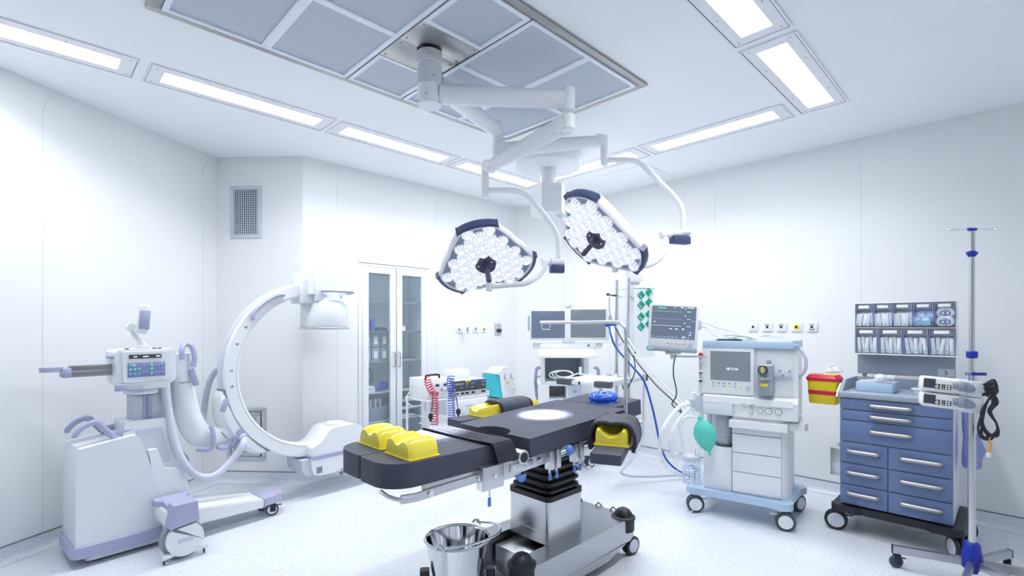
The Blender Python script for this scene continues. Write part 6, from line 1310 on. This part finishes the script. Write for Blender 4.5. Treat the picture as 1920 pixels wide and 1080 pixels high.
b = MB(); b.box(.165,.178,-.012,-.007,.075,.10,.002); b.build('switch', M['dark'], fa)
b = MB(); b.cyl((.22,-.035,.085),(.22,-.007,.085),.022,n=20,bev=.003); b.build('connector', M['lgrey'], fa)
b = MB(); [b.cyl((.0-.002,.06+.1*(k%3),.05+.06*(k//3)),(.003,.06+.1*(k%3),.05+.06*(k//3)),.005,n=8) for k in range(6)]; b.build('screw', M['grey'], t, sep=True)
b = MB(); b.tube([(-.0,.30,.06),(-.03,.30,.02),(-.05,.28,-.04),(-.02,.22,-.08),(.05,.16,-.07)], .006, 8); b.build('white_cord', M['pack'], t)
t = thing('electrosurgical_unit', 'low black-faced electrosurgical unit with yellow and blue top bands on the trolley', 'medical device', UV(3.10,4.04,.774), PI/2-YAW)
b = MB(); b.box(0,.47,0,.34,.0,.165,.006); b.build('housing', M['lgrey'], t)
b = MB(); b.use(M['dark']); b.box(.004,.466,-.010,.0,.055,.160,.002)
for x, z in ((.30,.13),(.19,.12),(.21,.12),(.26,.12),(.28,.12),(.19,.09),(.26,.085),(.28,.085),(.41,.13),(.435,.13),(.41,.095),(.435,.095),(.035,.08),(.035,.065),(.11,.085),(.13,.085)): b.use(M['pack']); b.box(x,x+.008,-.0115,-.0095,z,z+.008)
b.use(M['grey']); b.box(.04,.15,-.0115,-.0095,.118,.138); fa = b.build('fascia', None, t)
b = MB(); b.box(.175,.25,-.0112,-.009,.145,.160); b.build('yellow_band', M['yellow'], t)
b = MB(); b.box(.25,.466,-.0112,-.009,.147,.160); b.build('blue_band', M['blue'], t)
b = MB(); b.use(M['alu']); b.box(.004,.466,-.012,.0,.004,.053,.003); b.use(M['black']); [b.prism([(0,0)]*0, 0, 0) for _ in ()]
for x, w_ in ((.07,.0),(.13,.02),(.19,.02),(.27,.025),(.41,.03)): b.box(x-.012,x+.012+w_,-.0145,-.011,.018,.040,.004)
b.use(M['pack']); b.cyl((.03,-.018,.03),(.03,-.01,.03),.014,n=18); b.build('socket_strip', None, t)
t = thing('white_carton', 'plain white carton on top of the electrosurgical unit', 'box', UV(3.20,4.16,.940), PI/2-YAW)
b = MB(); b.box(0,.24,0,.16,0,.095,.003); b.build('carton', M['pack'], t); b = MB(); b.box(.0,.24,.078,.082,.095,.0955); b.build('tape', M['white2'], t)
def coil(b, pts, r, turns, wr):
    P, _ = spline([Vector(p) for p in pts], 12); L = [0]
    for a, c in zip(P, P[1:]): L.append(L[-1]+(c-a).length)
    N = turns*10; Q = []
    for i in range(N+1):
        s = L[-1]*i/N; k = max(j for j in range(len(L)) if L[j] <= s+1e-9); k = min(k, len(P)-2); p = P[k].lerp(P[k+1], (s-L[k])/(L[k+1]-L[k])); d = (P[k+1]-P[k]).normalized(); sx = d.cross(Vector((0,1,.2))).normalized(); sy = d.cross(sx)
        a = 2*PI*turns*i/N; Q.append(p+sx*(r*math.cos(a))+sy*(r*math.sin(a)))
    b.tube(Q, wr, 6, 0)
b = MB(); coil(b, [at(801,708,4.78), at(804,722,4.76), at(811,735,4.74), at(815,750,4.74), at(815,775,4.74), at(815,803,4.74)], .034, 20, .0045); tag(b.build('red_coiled_hose', M['red'], ang=180), 'red coiled air hose hanging in front of the white pneumatic unit', 'hose')
b = MB(); coil(b, [at(846,706,4.85), at(844,720,4.82), at(846,735,4.8), at(846,760,4.8), at(847,785,4.8)], .034, 18, .0045); tag(b.build('blue_coiled_hose', M['blue'], ang=180), 'blue coiled air hose hanging beside the electrosurgical unit', 'hose')
for pts, c, lb in (([at(812,735,4.72), at(811,755,4.72), at(809,772,4.72)], at(807.5,781,4.72), 'black hand pump bulb hanging beside the red coiled hose'), ([at(852,735,4.8), at(856,748,4.78), at(858,764,4.78)], at(859.5,772,4.78), 'black hand pump bulb hanging beside the blue coiled hose')):
    b = MB(); b.tube(pts, .0045, 6, 4); b.ball(c, .028, 16, (.85,.85,1.25)); b.cyl(c-Vector((0,0,.03)), c-Vector((0,0,.048)), .01, n=10); tag(b.build('hand_bulb', M['black'], ang=60), lb, 'hand pump')
# teal and white unit
t = thing('suction_unit', 'white and turquoise medical unit with two gauges, right of the trolley', 'medical device', UV(3.86,4.22,.0), PI/2-YAW); t.scale = (.8,.8,.98)
b = MB(); b.box(.08,.30,.02,.28,.10,.67,.01); b.build('pedestal', M['lgrey'], t)
b = MB(); b.fr(**SIDE); b.prism([(.0,.70),(.20,.66),(.20,.97),(.0,.97)], -.26, -.01, .008); b.build('turquoise_side', M['teal'], t)
b = MB(); b.fr(**SIDE); b.prism([(.17,.67),(.40,.67),(.42,.72),(.39,.95),(.33,.97),(.31,1.04),(.17,1.04),(.12,.99),(.0,.985),(.0,.965),(.10,.955)], -.28, .01, .012, 2); wf = b.build('white_front', M['white'], t)
for x, z in ((.215,.93),(.345,.935)): b = MB(); b.cyl((x,-.028,z),(x,-.008,z),.030,n=26,bev=.003); g = b.build('gauge', M['grey'], wf); b = MB(); b.cyl((x,-.030,z),(x,-.026,z),.025,n=24); b.build('gauge_face', M['pack'], g)
b = MB(); b.cyl((.262,-.035,.86),(.262,-.008,.86),.022,n=6,bev=.003); b.build('orange_knob', mat('peach_plastic', (.85,.50,.28), .4), wf)
b = MB(); b.cyl((.34,-.05,.775),(.39,-.05,.775),.018,n=16,bev=.003); b.build('outlet_nozzle', M['lgrey'], wf)
for x, y in ((.10,.05),(.28,.05),(.10,.25),(.28,.25)): caster(t, x, y, .035, .022, .11, disc='lgrey')
